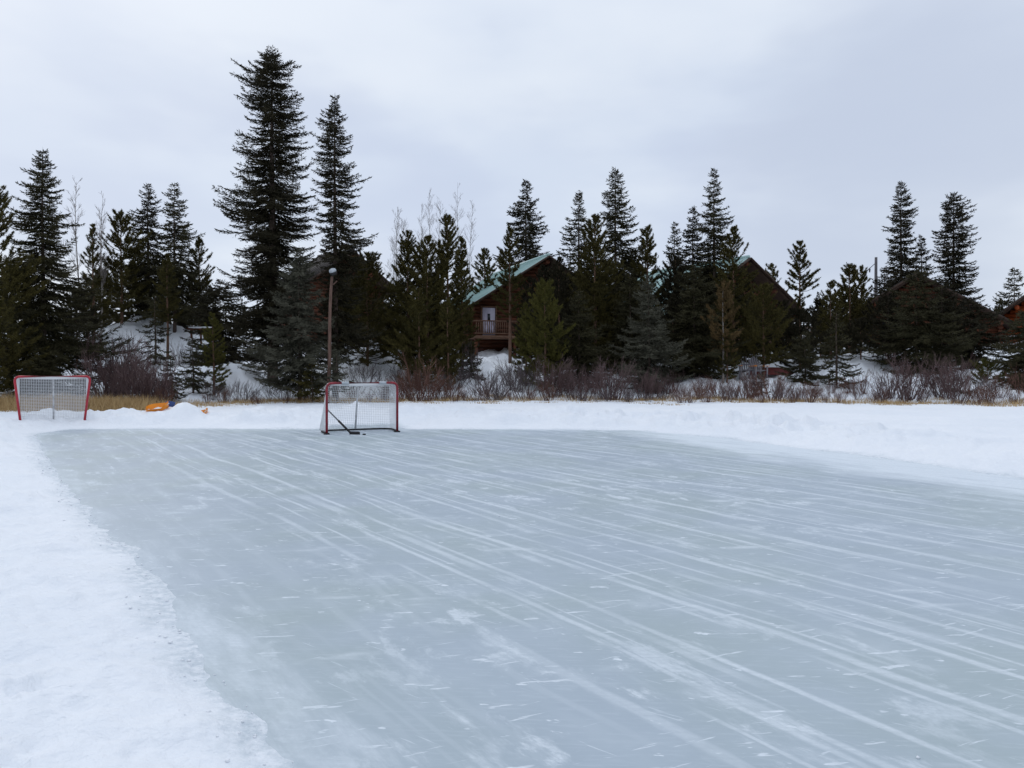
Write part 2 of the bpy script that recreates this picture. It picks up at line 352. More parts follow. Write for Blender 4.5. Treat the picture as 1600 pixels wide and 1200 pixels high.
def build_ground():
    r = np.concatenate([[0.02], np.geomspace(.6, 600, 760)])
    a = np.concatenate([np.linspace(-180, -48, 60, endpoint=False), np.linspace(-48, 48, 640, endpoint=False), np.linspace(48, 180, 60, endpoint=False)])
    th = np.radians(a); nr, na = len(r), len(a)
    X = (r[:, None]*np.sin(th)[None]).ravel(); Y = (r[:, None]*np.cos(th)[None]).ravel()
    Z = ground(X, Y)
    i = np.arange(nr-1)[:, None]*na; j = np.arange(na)[None]; j2 = (j+1) % na
    Q = np.stack([i+j, i+na+j, i+na+j2, i+j2], -1).reshape(-1, 4)[:, ::-1]
    sdv = rink_sd(X, Y); thin = 1-sst(sdv+(fbm(X/.4, Y/.4, 4, 31)-.5)*.4, -.05, .30)
    o = link('snow_ground', mk_mesh('snow_ground', np.stack([X, Y, Z], 1), [Q], thin, smooth=True), M['snow'])
    tag(o, kind='structure')
    g = .12
    xs = np.arange(-14, 12, g); ys = np.arange(-7, 21.5, g)
    X, Y = np.meshgrid(xs, ys); sd = rink_sd(X, Y)
    n1 = fbm(X/1.3, Y/1.3, 4, 77)-.5
    frost = 1-sst(-sd+n1*.6, 0, .7)
    rim = sst(X, .5, 4.5)*sst(Y, 5, 9)                       # snow blown thin over the right-hand rim
    frost = np.maximum(frost*.55, rim*(1-sst(-sd+n1*1.3, .4, 3.2)))
    keep = sd < .8
    q = np.arange(X.size).reshape(X.shape)
    Q = np.stack([q[:-1, :-1], q[:-1, 1:], q[1:, 1:], q[1:, :-1]], -1)[keep[:-1, :-1]].reshape(-1, 4)
    o = link('rink_ice', mk_mesh('rink_ice', np.stack([X.ravel(), Y.ravel(), np.zeros(X.size)], 1), [Q], frost.ravel()), M['ice'])
    tag(o, kind='structure')
build_ground()

# ------------------------------------------------------------------ conifers
def norm(v): return v/(np.linalg.norm(v, axis=-1, keepdims=True)+1e-9)
def kites(mb, P, D, L, Wd, tint, cross=True, pos=.4):
    n = len(P)
    if n == 0: return
    D = norm(D); rnd = rng.normal(size=(n, 3)); A = norm(np.cross(D, rnd)); B = np.cross(D, A)
    L = L[:, None]; Wd = Wd[:, None]
    for ax in ((A, B) if cross else (A,)):
        V = np.stack([P, P+D*L*pos+ax*Wd*.5, P+D*L, P+D*L*pos-ax*Wd*.5], 1).reshape(-1, 3)
        mb.add(V, np.arange(4*n).reshape(n, 4), tint=np.repeat(tint, 4))
def needles(mb, P, D, L, Wd, tint):          # three-cornered needle bundles
    n = len(P); D = norm(D); A = norm(np.cross(D, rng.normal(size=(n, 3))))
    V = np.stack([P+A*Wd[:, None]*.5, P-A*Wd[:, None]*.5, P+D*L[:, None]], 1).reshape(-1, 3)
    mb.add(V, T=np.arange(3*n).reshape(n, 3), tint=np.repeat(tint, 3))
def make_prof(prof, hw, shape):
    if prof is not None:
        hs, l, r = (np.array(c, float) for c in zip(*prof)); return lambda h: (np.interp(h, hs, l), np.interp(h, hs, r))
    def f(h):
        if shape == 'cone': k = (1-h)**.80*min(1, .66+1.5*h)
        elif shape == 'column': k = min(1, (1-h)**.55*1.05)*min(1, .7+1.2*h)
        elif shape == 'round': k = math.sqrt(max(0, 1-(1.6*h-.55)**2*.9)) if h < .965 else .15
        else: k = (1-h)**.52*min(1, .6+1.6*h)
        return hw*k, hw*k
    return f
def trunk_mesh(H, r0, lean, wig=.04):
    n = 9; t = np.linspace(0, 1, n)
    P = np.stack([lean*t*H+wig*np.sin(t*5+1)*t, wig*np.cos(t*4)*t, t*H-.25*(t == 0)], 1)
    return P, np.maximum(r0*(1-t)**.8, .012)
def tree(kind, px, top, Y, label, hw=40, base=560, prof=None, shape='cone', name=None, mt=None, dens=1.0, lean=0, r0=None, cat='tree', group=None, rough=1.0, trunk_to=None, bark=None):
    """px, top, base (crown bottom), hw are read off the photograph and turned to metres at distance Y."""
    p = at(px, top, Y); x, y = p.x, p.y
    z0 = gz(x, y); H = p.z-z0; k = Y/FP
    zc = max(at(px, base+(24 if kind == 'pine' and base > 500 else 5), Y).z-z0, .12)
    hwm = hw*k*(1.58 if kind == 'spruce' else 1.75)
    if prof is not None: prof = sorted([((at(px, a, Y).z-z0-zc)/(H-zc), l*k, r*k) for a, l, r in prof])
    pf = make_prof(prof, hwm, shape)
    root = empty(name or ('spruce_tree' if kind == 'spruce' else 'pine_tree'), (x, y, z0))
    tag(root, label, cat, group)
    r0 = r0 or H*.011+.02
    tm = MB(); P, rr = trunk_mesh(H*(.985 if trunk_to is None else trunk_to), r0, lean); tm.tube(P, rr, 8)
    tm.build('trunk', M[bark or ('bark' if kind == 'spruce' else 'pinebark')], root, True)
    axis = lambda h: np.array([np.interp(h, P[:, 2], P[:, 0]), np.interp(h, P[:, 2], P[:, 1]), h])
    mb = MB(); pxm = Y/768.0                 # one render pixel in metres at this distance
    (spruce_crown if kind == 'spruce' else pine_crown)(mb, axis, zc, H, pf, pxm, dens, rough)
    mb.build('crown', M[mt or kind], root)
    return root
def spruce_crown(mb, axis, zc, H, pf, pxm, dens, rough):
    CL = H-zc; s = max(pxm, .036)
    nb = int(dens*CL/(s*.60)); ph = rng.uniform(0, 6.28, 4)
    for i in range(nb):
        h = (i+rng.uniform())/nb; h = min(h, .997)
        z = zc+h*CL; az = i*2.39996+rng.normal()*.5; z += rng.normal()*.06
        l, r = pf(h); c = math.cos(az); wl = l+(r-l)*(c*.5+.5)
        if h > .985: wl = max(wl, .12)
        bg_ = float(vnoise((az % 6.283)*1.15+ph[0]*9, z/.62+ph[1]*9, 4))
        Lb = max(.08, wl*(1-.22*rough*rng.uniform()**1.2)*(1.08+.62*rough*(bg_-.55)))
        if bg_ < .40 and rng.uniform() < .55: Lb *= .55
        if rng.uniform() < .10*rough: Lb *= 1.22
        if rng.uniform() < .10*rough: Lb *= .55
        e = R(-16+rng.normal()*7+16*(bg_-.5)+40*max(0, h-.40)**1.1)
        Lb = min(Lb, (H-z)*.85/max(math.sin(e), .25)+.10)
        out = np.array([c, math.sin(az), 0])
        nn = max(3, int(Lb/(s*.85)))
        t = (np.arange(nn)+rng.uniform(size=nn))/nn; t = .10+.90*t
        sag = .10*(1-h)+.03
        def pos(t): return axis(z)+out*(t*Lb*math.cos(e))[:, None]+np.array([0, 0, 1.0])*(Lb*(t*math.sin(e)-sag*np.sin(t*3.14)+.10*t**3))[:, None]
        Pm = pos(t); Tg = norm(pos(t+.02)-Pm)
        side = np.where(np.arange(nn) % 2 == 0, 1.0, -1.0)
        perp = np.stack([-out[1]*side, out[0]*side, 0*side], 1)
        ang = np.radians(rng.uniform(35, 70, nn))
        D = Tg*np.cos(ang)[:, None]+perp*np.sin(ang)[:, None]; D[:, 2] += rng.normal(size=nn)*.16-.12*(1-h)
        tl = np.clip(.42*Lb*(1-t)**.7, 0, .62)*rng.uniform(.6, 1.1, nn)+s*1.6
        tb = np.clip(.45+rng.normal()*.22, 0, 1)
        tn = np.clip(tb+rng.normal(size=nn)*.2, 0, 1)
        kites(mb, Pm, D, tl, np.full(nn, s*1.0)*rng.uniform(.7, 1.3, nn), tn, cross=False)
        m = 3                               # finer sprays along each twig
        f = rng.uniform(.15, .95, (nn, m)); Dn = norm(D)
        Pk = (Pm[:, None]+Dn[:, None]*(tl[:, None]*f)[..., None]).reshape(-1, 3)
        Dk = (Dn[:, None]*.9+rng.normal(size=(nn, m, 3))*.45+np.array([0, 0, -.10])).reshape(-1, 3)
        kites(mb, Pk, Dk, s*rng.uniform(1.4, 3.2, nn*m), s*rng.uniform(.45, .9, nn*m), np.clip(np.repeat(tn, m)+rng.normal(size=nn*m)*.15, 0, 1), cross=False)
        # leading tip and the branch itself
        q = pos(np.array([0, .33, .66, 1.0])); mb.tube(q, [.013+.006*Lb, .011+.004*Lb, .010, .005], 3, False, tint=.15)
        kites(mb, q[-1:], Tg[-1:]+np.array([[0, 0, .15]]), np.array([s*3.2]), np.array([s*.9]), np.array([tb]))
    top = axis(H); kites(mb, top[None]-[[0, 0, .25]], np.array([[0, 0, 1.0]]), np.array([.42]), np.array([s*.7]), np.array([.4]))
def pine_crown(mb, axis, zc, H, pf, pxm, dens, rough):
    CL = H-zc; s = max(pxm, .040)
    nw = max(6, int(CL/(s*4.4))); ph = rng.uniform(0, 6.28, 3)
    for i in range(nw):
        hb = (i+rng.uniform(.2, .8))/nw
        for b in range(int(rng.integers(6, 9)*dens+.5)):
            h = np.clip(hb+rng.normal()*.2/nw, 0, .99); z = zc+h*CL; az = rng.uniform(0, 6.283)
            l, r = pf(h); c = math.cos(az); Lb = l+(r-l)*(c*.5+.5)
            Lb = max(.10, Lb*(1-.42*rough*rng.uniform())*(1+.16*rough*math.sin(ph[0]+az*2+h*13)))
            if rng.uniform() < .08: Lb *= 1.2
            e = R(6+rng.normal()*10+40*h); Lb = min(Lb, (H-z)*.95/max(math.sin(e), .3)+.12); out = np.array([c, math.sin(az), 0]); up = np.array([0, 0, 1.0])
            def pos(t): t = np.asarray(t)[..., None]; return axis(z)+out*(t*Lb*math.cos(e))+up*(Lb*(t*math.sin(e)+.12*t**2.2-.10*np.sin(3.14*t)))
            mb.tube(pos(np.array([0, .4, .75, 1])), [.016+.008*Lb, .013+.004*Lb, .010, .006], 3, False, tint=.1)
            ns = max(2, int(Lb/(s*2.0)))
            t = rng.uniform(.22, 1, ns)**.8; Pm = pos(t); Tg = norm(pos(t+.03)-Pm)
            perp = np.cross(Tg, up)*rng.choice([-1, 1], ns)[:, None]
            a = np.radians(rng.uniform(15, 70, ns)); D = Tg*np.cos(a)[:, None]+perp*np.sin(a)[:, None]+up*rng.uniform(.05, .5, ns)[:, None]; D = norm(D)
            sl = np.clip(.40*Lb*(1.15-t), s*1.5, .60)*rng.uniform(.6, 1.15, ns)
            nt = 3
            f = np.tile(np.array([.45, .75, 1.0]), (ns, 1))
            Pt = (Pm[:, None]+D[:, None]*(sl[:, None]*f)[..., None]).reshape(-1, 3); Dt = np.repeat(D, nt, 0)
            Pt = np.vstack([Pt, pos(np.array([1.0]))]); Dt = np.vstack([Dt, Tg[-1:]+up*.3])
            tb = np.clip(.45+rng.normal()*.2, 0, 1); tt = np.clip(tb+rng.normal(size=len(Pt))*.15, 0, 1)
            kn = 9
            Dn = Dt[:, None]*.75+rng.normal(size=(len(Pt), kn, 3))*.62
            Pn = Pt[:, None]-Dt[:, None]*(rng.uniform(0, 2.0*s, (len(Pt), kn)))[..., None]
            m = len(Pt)*kn
            needles(mb, Pn.reshape(-1, 3), Dn.reshape(-1, 3), s*rng.uniform(1.3, 2.6, m), s*rng.uniform(.40, .75, m), np.clip(np.repeat(tt, kn)+rng.normal(size=m)*.12, 0, 1))
    # leader candle
    top = axis(H-.05)
    for q in range(4):
        Dn = np.array([0, 0, 1.0])+rng.normal(size=(10, 3))*(.25+.06*q); P = top-np.array([0, 0, q*s*1.6])+np.zeros((10, 3))
        needles(mb, P, Dn, s*rng.uniform(1.2, 2.2, 10), np.full(10, s*.45), rng.uniform(.2, .7, 10))

BIG = [(88, 5, 6), (97, 28, 30), (112, 35, 33), (124, 58, 32), (135, 44, 36), (150, 38, 40), (165, 46, 52), (180, 34, 48), (200, 37, 47), (215, 36, 62), (232, 48, 42), (250, 48, 50), (262, 44, 54),
       (282, 56, 58), (308, 78, 66), (345, 80, 66), (390, 78, 64), (440, 80, 56), (500, 72, 46), (555, 40, 28)]
SECOND = [(150, 1, 1), (168, 7, 6), (182, 20, 14), (205, 33, 27), (222, 36, 29), (250, 28, 30), (280, 34, 34), (302, 36, 36), (340, 28, 38), (366, 24, 60), (385, 22, 58), (410, 22, 50), (440, 20, 40), (480, 28, 56), (515, 30, 66), (550, 20, 46)]
T = tree
# left bank
T('pine', -14, 292, 27.5, 'tall olive pine cut off by the left edge of the view', 62, 600, shape='soft', mt='pine', rough=.9)
T('spruce', 68, 236, 29.5, 'broad silver tipped spruce rising behind the left hockey goal', 74, 596, mt='spruce', rough=1.2, dens=1.15, name='spruce_tree')
T('pine', 146, 352, 40, 'thin young pine standing between the two pale leafless aspens at the left', 20, 520, shape='soft', dens=.8)
T('pine', 190, 333, 42, 'dark rounded pine just right of the leafless aspens', 40, 500, shape='column')
T('spruce', 232, 290, 45, 'pointed dark spruce above the snowy mound, left of its taller shaggy neighbour', 42, 484, mt='spruce_dark')
T('spruce', 273, 288, 43, 'shaggy spruce with a bushy bent tip above the snowy mound', 46, 488, mt='spruce', rough=1.4)
T('pine', 312, 372, 47, 'short dark pine wedged against the left side of the tallest spruce', 24, 540, shape='column')
T('pine', 262, 400, 39.5, 'olive bushy pine low on the slope left of the snow topped rail', 17, 500, shape='column', mt='pine')
T('spruce', 426, 86, 36, 'tallest tree, a massive dark spruce with a ragged forked top', prof=BIG, base=562, mt='spruce_dark', r0=.26, dens=1.15, rough=.95)
T('spruce', 524, 150, 33.5, 'tall narrow spruce with a bare spike top beside the tallest spruce', prof=SECOND, base=552, mt='spruce_dark', r0=.15, dens=1.05, rough=1.0)
T('spruce', 468, 388, 31.5, 'silvery grey spruce low in front of the tallest trees, left of the log lamp pole', 54, 592, mt='spruce_blue', dens=1.25)
T('pine', 574, 398, 40, 'dark olive pine right of the log lamp pole, under a sloping roof edge', 48, 555, shape='column', mt='pine', dens=1.2)
T('spruce', 588, 396, 62, 'tiny distant spruce tip beside the bare aspens', 16, 520, mt='spruce')
T('spruce', 243, 462, 38, 'sparse little spruce with rusty twigs on the snowy mound', 24, 560, mt='spruce', dens=.5, rough=1.4)
T('pine', 334, 492, 33.5, 'small olive pine in front of the tallest spruce', 19, 592, shape='soft', mt='pine_olive', dens=.9)
T('spruce', 302, 528, 32.3, 'knee high dark spruce sapling on the snow left of the small olive pine', 20, 604, mt='spruce', dens=.8)
T('spruce', 268, 556, 30, 'small dark spruce sapling behind the snow pile and orange sled', 17, 614, mt='spruce', dens=.9)
T('spruce', 527, 552, 30.5, 'low spruce sapling at the foot of the log lamp pole', 22, 600, mt='spruce_blue', dens=.7)
T('spruce', 488, 570, 30.6, 'tiny green sapling just left of the log lamp pole foot', 22, 612, mt='pine', dens=.9)
# middle
T('pine', 638, 364, 38.5, 'dark pine with a narrow tip, leftmost of the group left of the green roof', 33, 548, shape='soft', mt='pine', dens=1.1)
T('pine', 668, 372, 37.5, 'blunt topped pine between taller pines left of the green roof', 42, 560, shape='column', mt='pine', dens=1.2)
T('pine', 700, 338, 38.5, 'tallest bushy pine of the group left of the green roof', 34, 565, shape='soft', mt='pine', dens=1.2)
T('pine', 722, 371, 39.5, 'pine with an olive crown, rightmost of the group left of the green roof', 21, 540, shape='soft', mt='pine', dens=1.1)
T('pine', 655, 452, 35.5, 'lower olive pine with reddish shrubs round its foot', 36, 575, shape='column', mt='pine', dens=.9)
T('pine', 700, 470, 35.5, 'olive young pine just left of the cabin balcony rail', 19, 590, shape='soft', mt='pine', dens=.8)
T('pine', 758, 390, 57, 'small distant pine seen over the green roof', 20, 470, shape='soft', mt='pine')
T('spruce', 822, 282, 70, 'sharp dark spruce standing behind the green roofed cabin', 42, 470, mt='spruce_dark', dens=1.2)
T('pine', 797, 354, 46, 'pine whose crown crosses in front of the green roof', 20, 490, shape='soft', mt='pine', dens=1.0)
T('pine', 852, 440, 36, 'bright olive pine right of the white cabin door', 36, 585, shape='soft', mt='pine_olive', dens=1.25)
T('pine', 822, 476, 37, 'smaller olive pine hugging the left of the bright olive pine', 19, 580, shape='soft', mt='pine_olive', dens=1.0)
T('spruce', 737, 536, 38, 'spruce sapling on the snow below the cabin balcony', 22, 596, mt='spruce', dens=.6)
T('spruce', 905, 300, 45, 'sparse pointed spruce with daylight between its boughs, left of the tallest middle spruce', 38, 540, mt='spruce', rough=1.3)
T('spruce', 962, 264, 45, 'tallest spruce of the middle clump, with long spiky boughs', 52, 560, mt='spruce', rough=1.2, dens=1.1)
T('pine', 930, 338, 42, 'blunt dark pine filling the gap between the two middle spruces', 42, 560, shape='column', mt='pine', dens=1.2)
T('pine', 874, 404, 40, 'dark pine at the right end of the green roofed cabin', 30, 575, shape='column', mt='spruce_dark', dens=1.2)
T('pine', 1012, 354, 44, 'slim dark pine at the right end of the middle clump', 30, 540, shape='soft', mt='pine', dens=1.1)
T('spruce', 985, 420, 40, 'dusky grey spruce in the shade of the middle clump', 45, 580, mt='spruce', dens=1.2)
T('spruce', 905, 455, 36.5, 'low dull grey spruce right of the bright olive pine', 44, 590, mt='spruce', dens=1.2)
T('spruce', 1014, 432, 35.5, 'pale tipped spruce with layered drooping boughs right of the middle clump', 48, 596, mt='spruce_blue', dens=1.0)
T('spruce', 1054, 350, 47, 'thin spruce with a bare spike at the left of the right hand clump', 24, 540, mt='spruce', dens=.9, rough=1.4)
T('spruce', 1083, 325, 45, 'dark spruce just left of the tallest spruce of the right hand clump', 38, 560, mt='spruce_dark', rough=1.2)
T('spruce', 1116, 265, 44, 'tallest spruce of the right hand clump, with airy upturned boughs', 46, 560, mt='spruce', rough=1.2)
T('pine', 1146, 356, 42, 'dark pine with knobbly tufts beside the brown gable', 34, 540, shape='soft', mt='pine', rough=1.3)
T('spruce', 1085, 415, 38, 'wide dark spruce in front of the right hand clump', 58, 575, mt='spruce', dens=1.2)
T('pine', 1130, 442, 36.5, 'thin pine with yellow brown dying needles on a pale trunk', 26, 525, shape='column', mt='pine_brown', dens=.8, rough=1.2, bark='aspen', r0=.06)
T('pine', 1193, 446, 38.5, 'olive bushy pine in front of the brown gable', 38, 545, shape='column', mt='pine', dens=1.15)
T('pine', 1136, 520, 36.5, 'low dark pine left of the pale lawn chairs', 15, 595, shape='soft', mt='pine', dens=.9)
T('pine', 1250, 380, 45, 'airy pine standing clear against the sky midway between the brown gable and the utility pole', 34, 484, shape='round', mt='pine', dens=1.1, r0=.11, prof=[(380, 3, 3), (392, 13, 12), (410, 24, 17), (430, 15, 28), (446, 34, 31), (458, 20, 32), (468, 5, 12), (484, 3, 5)])
T('pine', 1207, 414, 62, 'small distant pine right of the brown gable', 17, 480, shape='soft', mt='pine')
T('pine', 1250, 486, 40, 'dark low pine right under the airy pine that stands clear against the sky', 42, 580, shape='column', mt='spruce_dark', dens=1.2)
T('pine', 1298, 442, 42, 'young pine between the airy clear standing pine and the utility pole', 24, 560, shape='soft', mt='pine')
T('pine', 1328, 414, 46, 'light pine with an airy tip left of the utility pole', 28, 510, shape='soft', mt='pine')
T('pine', 1346, 418, 47, 'slender pine close to the left side of the utility pole', 18, 510, shape='soft', mt='pine')
T('spruce', 1307, 488, 34, 'thin spruce sapling with layered boughs beside the right hand snow bank', 26, 595, mt='spruce', dens=.55)
T('spruce', 1258, 520, 36, 'low dark spruce left of the right hand snow bank', 34, 600, mt='spruce', dens=1.0)
# right
T('spruce', 1408, 286, 66, 'tall dark spruce with clumpy boughs behind the ridge of the brown cabin', prof=[(286, 1, 1), (310, 11, 12), (335, 14, 24), (362, 34, 20), (372, 16, 20), (395, 27, 26), (430, 36, 34), (500, 44, 44)], base=500, mt='spruce_dark', dens=1.2, rough=.9)
T('spruce', 1440, 370, 68, 'thin shadowy spruce between the two tall spruces behind the brown cabin', 24, 500, mt='spruce_dark', rough=1.3)
T('spruce', 1490, 303, 66, 'bushy flat topped tall spruce, rightmost of the tall ones behind the brown cabin', prof=[(303, 1, 1), (312, 9, 10), (328, 22, 24), (360, 24, 28), (385, 30, 26), (420, 26, 34), (440, 32, 36), (470, 38, 46), (500, 44, 62)], base=510, mt='spruce_dark', dens=1.3, rough=.9)
T('spruce', 1382, 420, 60, 'small dark spruce against the right side of the utility pole', 24, 500, mt='spruce_dark')
T('spruce', 1432, 424, 38, 'big dull spruce hiding most of the brown cabin front', 56, 596, shape='column', mt='spruce', dens=1.15, rough=1.1)
T('spruce', 1515, 468, 41, 'black shaded spruce between the brown cabin and the orange cabin', 48, 580, shape='column', mt='spruce_dark', dens=1.2)
T('pine', 1345, 500, 40, 'dark pine in front of the left end of the brown cabin', 28, 560, shape='column', mt='spruce_dark', dens=1.0)
T('spruce', 1585, 420, 78, 'far off slender spruce above the orange cabin roof', 26, 520, mt='spruce', rough=1.2)
T('spruce', 1562, 470, 80, 'small far off spruce left of the far off slender one', 17, 520, mt='spruce')
T('spruce', 1604, 488, 33, 'spruce cut off by the right edge of the view, in front of the orange cabin', 50, 618, shape='column', mt='spruce', dens=1.4)
T('pine', 1543, 566, 34, 'low olive pine sapling below the orange cabin deck', 26, 615, shape='soft', mt='pine_olive', dens=.8)
T('spruce', 1490, 590, 32, 'tiny spruce sapling at the shore below the black shaded spruce', 24, 625, mt='spruce', dens=.8)
T('spruce', 1190, 584, 33.5, 'frosty looking little spruce sapling below the pale lawn chairs', 12, 612, mt='spruce_blue', dens=.7)

# darker trees that close the gaps between the nearer ones
for (kd, px_, tp, Y_, hw_, bs, lb) in [
    ('pine', 20, 420, 36, 40, 580, 'dark pine in the gap between the cut off olive pine and the silver tipped spruce'),
    ('pine', 120, 452, 38, 36, 580, 'dark low pine at the right skirt of the silver tipped spruce'),
    ('pine', 160, 425, 46, 36, 520, 'dusky pine behind the leafless aspen pair'),
    ('pine', 215, 420, 49, 34, 470, 'dark low pine under the pointed dark spruce'),
    ('pine', 300, 428, 47, 34, 545, 'dark pine under the shaggy bent tipped spruce'),
    ('spruce', 345, 440, 40, 44, 575, 'dark spruce in the shade at the left skirt of the tallest spruce'),
    ('pine', 545, 432, 44, 40, 560, 'dark pine directly behind the lamp head of the log pole'),
    ('pine', 605, 478, 46, 30, 545, 'low dark pine below the leafless aspen clump'),
    ('pine', 628, 440, 44, 34, 560, 'dark pine behind the left edge of the middle pine group'),
    ('pine', 674, 430, 43, 32, 575, 'dark filled in pine behind the middle pine group'),
    ('pine', 850, 418, 47, 34, 580, 'dark pine against the green roofed cabin wall'),
    ('pine', 828, 436, 49, 27, 580, 'dark pine crossing the right half of the green roofed cabin front'),
    ('pine', 880, 440, 46, 40, 575, 'shaded pine at the right corner of the green roofed cabin'),
    ('pine', 935, 430, 47, 46, 575, 'shaded pine deep inside the middle clump'),
    ('pine', 985, 402, 48, 40, 575, 'tall shaded pine deep in the right of the middle clump'),
    ('pine', 1056, 402, 43, 34, 570, 'dark pine in front of the second green roof'),
    ('pine', 1052, 470, 40, 30, 580, 'low dark pine right of the pale tipped layered spruce'),
    ('pine', 1110, 420, 47, 44, 575, 'shaded pine deep inside the right hand clump'),
    ('pine', 1165, 440, 45, 36, 580, 'dark pine against the brown gable wall'),
    ('pine', 1222, 474, 44, 30, 575, 'dark pine right of the bushy olive pine'),
    ('pine', 1282, 470, 46, 28, 570, 'shaded pine between the airy clear standing pine and the young pine'),
    ('pine', 1325, 452, 49, 34, 550, 'dark pine under the airy tipped light pine'),
    ('pine', 1385, 468, 43, 40, 580, 'dark pine at the left of the big dull spruce'),
    ('pine', 1475, 470, 44, 44, 585, 'dark pine between the big dull spruce and the black shaded spruce'),
    ('spruce', 1388, 446, 40, 19, 580, 'dark spruce on the left flank of the big dull spruce'),
    ('spruce', 1472, 436, 41, 24, 585, 'dark spruce on the right flank of the big dull spruce'),
    ('pine', 1545, 500, 60, 24, 545, 'low dark pine far back between the brown cabin and the orange cabin')]:
    T(kd, px_, tp, Y_, lb, hw_, bs, shape='column', mt='spruce_dark', dens=1.2)

# far wood behind everything: reads as one mass
def far_wood():
    mb = MB()
    for i in range(260):
        px = rng.uniform(-500, 2100); Y = rng.uniform(78, 110); x = (px-800)/FP*Y
        z = gz(x, Y); H = rng.uniform(3.0, 6.0)*(.8 if 1500 < px < 1600 else 1); r = H*rng.uniform(.16, .24)
        n = 300; h = rng.uniform(0, 1, n)**1.3; a = rng.uniform(0, 6.28, n); rr = r*(1-h)*rng.uniform(.55, 1.1, n)
        P = np.stack([x+rr*np.cos(a)*.3, Y+rr*np.sin(a)*.3, z+h*H], 1); D = np.stack([np.cos(a), np.sin(a), rng.normal(size=n)*.25+.1], 1)
        kites(mb, P, D, rr*.8+.12, np.full(n, .16), rng.uniform(.2, .8, n))
    tag(mb.build('far_wood', M['spruce_dark']), 'low dark belt of distant conifers behind the cabins', 'wood', kind='stuff')
far_wood()

# ------------------------------------------------------------------ leafless aspens and shrubs
def limb(mb, p, d, L, r, depth, spread, up, k=3, tint=.5):
    n = 5; P = [p]; d = d/np.linalg.norm(d)
    for i in range(n-1):
        d = d+rng.normal(size=3)*.10+np.array([0, 0, up]); d /= np.linalg.norm(d); P.append(P[-1]+d*L/(n-1))
    P = np.array(P); mb.tube(P, np.linspace(r, r*.45, n), k, False, tint=tint)
    if depth > 0:
        for j in range(rng.integers(3, 6)):
            f = rng.uniform(.3, .98); q = np.array([np.interp(f*(n-1), range(n), P[:, c]) for c in range(3)])
            v = rng.normal(size=3); v -= v.dot(d)*d; v /= np.linalg.norm(v)
            limb(mb, q, d*math.cos(spread)+v*math.sin(spread), L*rng.uniform(.4, .65)*(1.1-.5*f), r*.5, depth-1, spread, up, 3, np.clip(tint+rng.normal()*.2, 0, 1))
def aspen(px, top, Y, hw, label, stems=1, base=None):
    p = at(px, top, Y); z0 = gz(p.x, Y); H = p.z-z0; k = Y/FP
    root = empty('aspen_tree', (p.x, Y, z0)); tag(root, label, 'tree', 'leafless aspens')
    tm = MB(); cm = MB()
    for s in range(stems):
        off = np.array([rng.normal()*.25, rng.normal()*.25, 0])*(stems > 1); hs = H*(1 if s == 0 else rng.uniform(.75, .97))
        lean = rng.normal()*.02+(off[0]*.08)
        n = 10; t = np.linspace(0, 1, n); P = np.stack([off[0]+lean*t*hs+.06*np.sin(t*6+s), off[1]+.05*np.cos(t*5), t*hs-.2*(t == 0)], 1)
        r0 = .055 if stems == 1 else .05
        tm.tube(P, np.maximum(r0*(1-t)**.9, .007), 6)
        for j in range(46):
            f = rng.uniform(.32, .985); q = np.array([np.interp(f, t, P[:, c]) for c in range(3)]); a = rng.uniform(0, 6.28)
            e = R(rng.uniform(45, 68)); L = hw*k*rng.uniform(.6, 1.3)*(1.25-f)*1.5+.15
            limb(cm, q, np.array([math.cos(a)*math.cos(e), math.sin(a)*math.cos(e), math.sin(e)]), L, .0105, 2, R(30), .10, 3, rng.uniform(.2, .8))
    tm.build('trunk', M['aspen'], root, True); cm.build('branches', M['twig'], root)
aspen(123, 284, 41, 18, 'thin pale leafless aspen, left one of the pair beside the silver tipped spruce')
aspen(156, 302, 40, 18, 'thin pale leafless aspen, right one of the pair beside the silver tipped spruce')
aspen(614, 322, 60, 22, 'pale leafless aspen clump left of the pines by the green roof', 3)
aspen(673, 297, 62, 22, 'leafless aspen showing above the blunt topped pine', 3)
aspen(718, 285, 63, 18, 'leafless aspen showing above the olive crowned pine, rightmost of the bare ones', 2)
aspen(1296, 470, 50, 16, 'faint leafless bush tree right of the airy clear standing pine', 2)

def shrub_mesh(seed, stems, spread):
    global rng
    keep = rng; rng = np.random.default_rng(seed); mb = MB()
    for i in range(stems):
        a = rng.uniform(0, 6.28); q = np.array([math.cos(a), math.sin(a), 0])*rng.uniform(0, .28)
        e = R(rng.uniform(90-spread, 88)); L = rng.uniform(.55, 1.0)
        limb(mb, q, np.array([math.cos(a)*math.cos(e), math.sin(a)*math.cos(e), math.sin(e)]), L, .010, 2, R(24), .05, 3, rng.uniform(0, .9))
    V = np.concatenate(mb.V); rng = keep
    return V, [np.concatenate(mb.Q)], np.concatenate(mb.tint)
SHM = {}
for key, m_, st in (('purple', 'shrub_purple', 30), ('red', 'shrub_red', 26), ('grey', 'shrub_grey', 18)):
    for v in range(3):
        V, Q, tn = shrub_mesh(100+v+10*len(SHM), st, 42)
        me = mk_mesh('bare_shrub', V, Q, tn); me.materials.append(M[m_]); SHM[key, v] = me
protos = {}
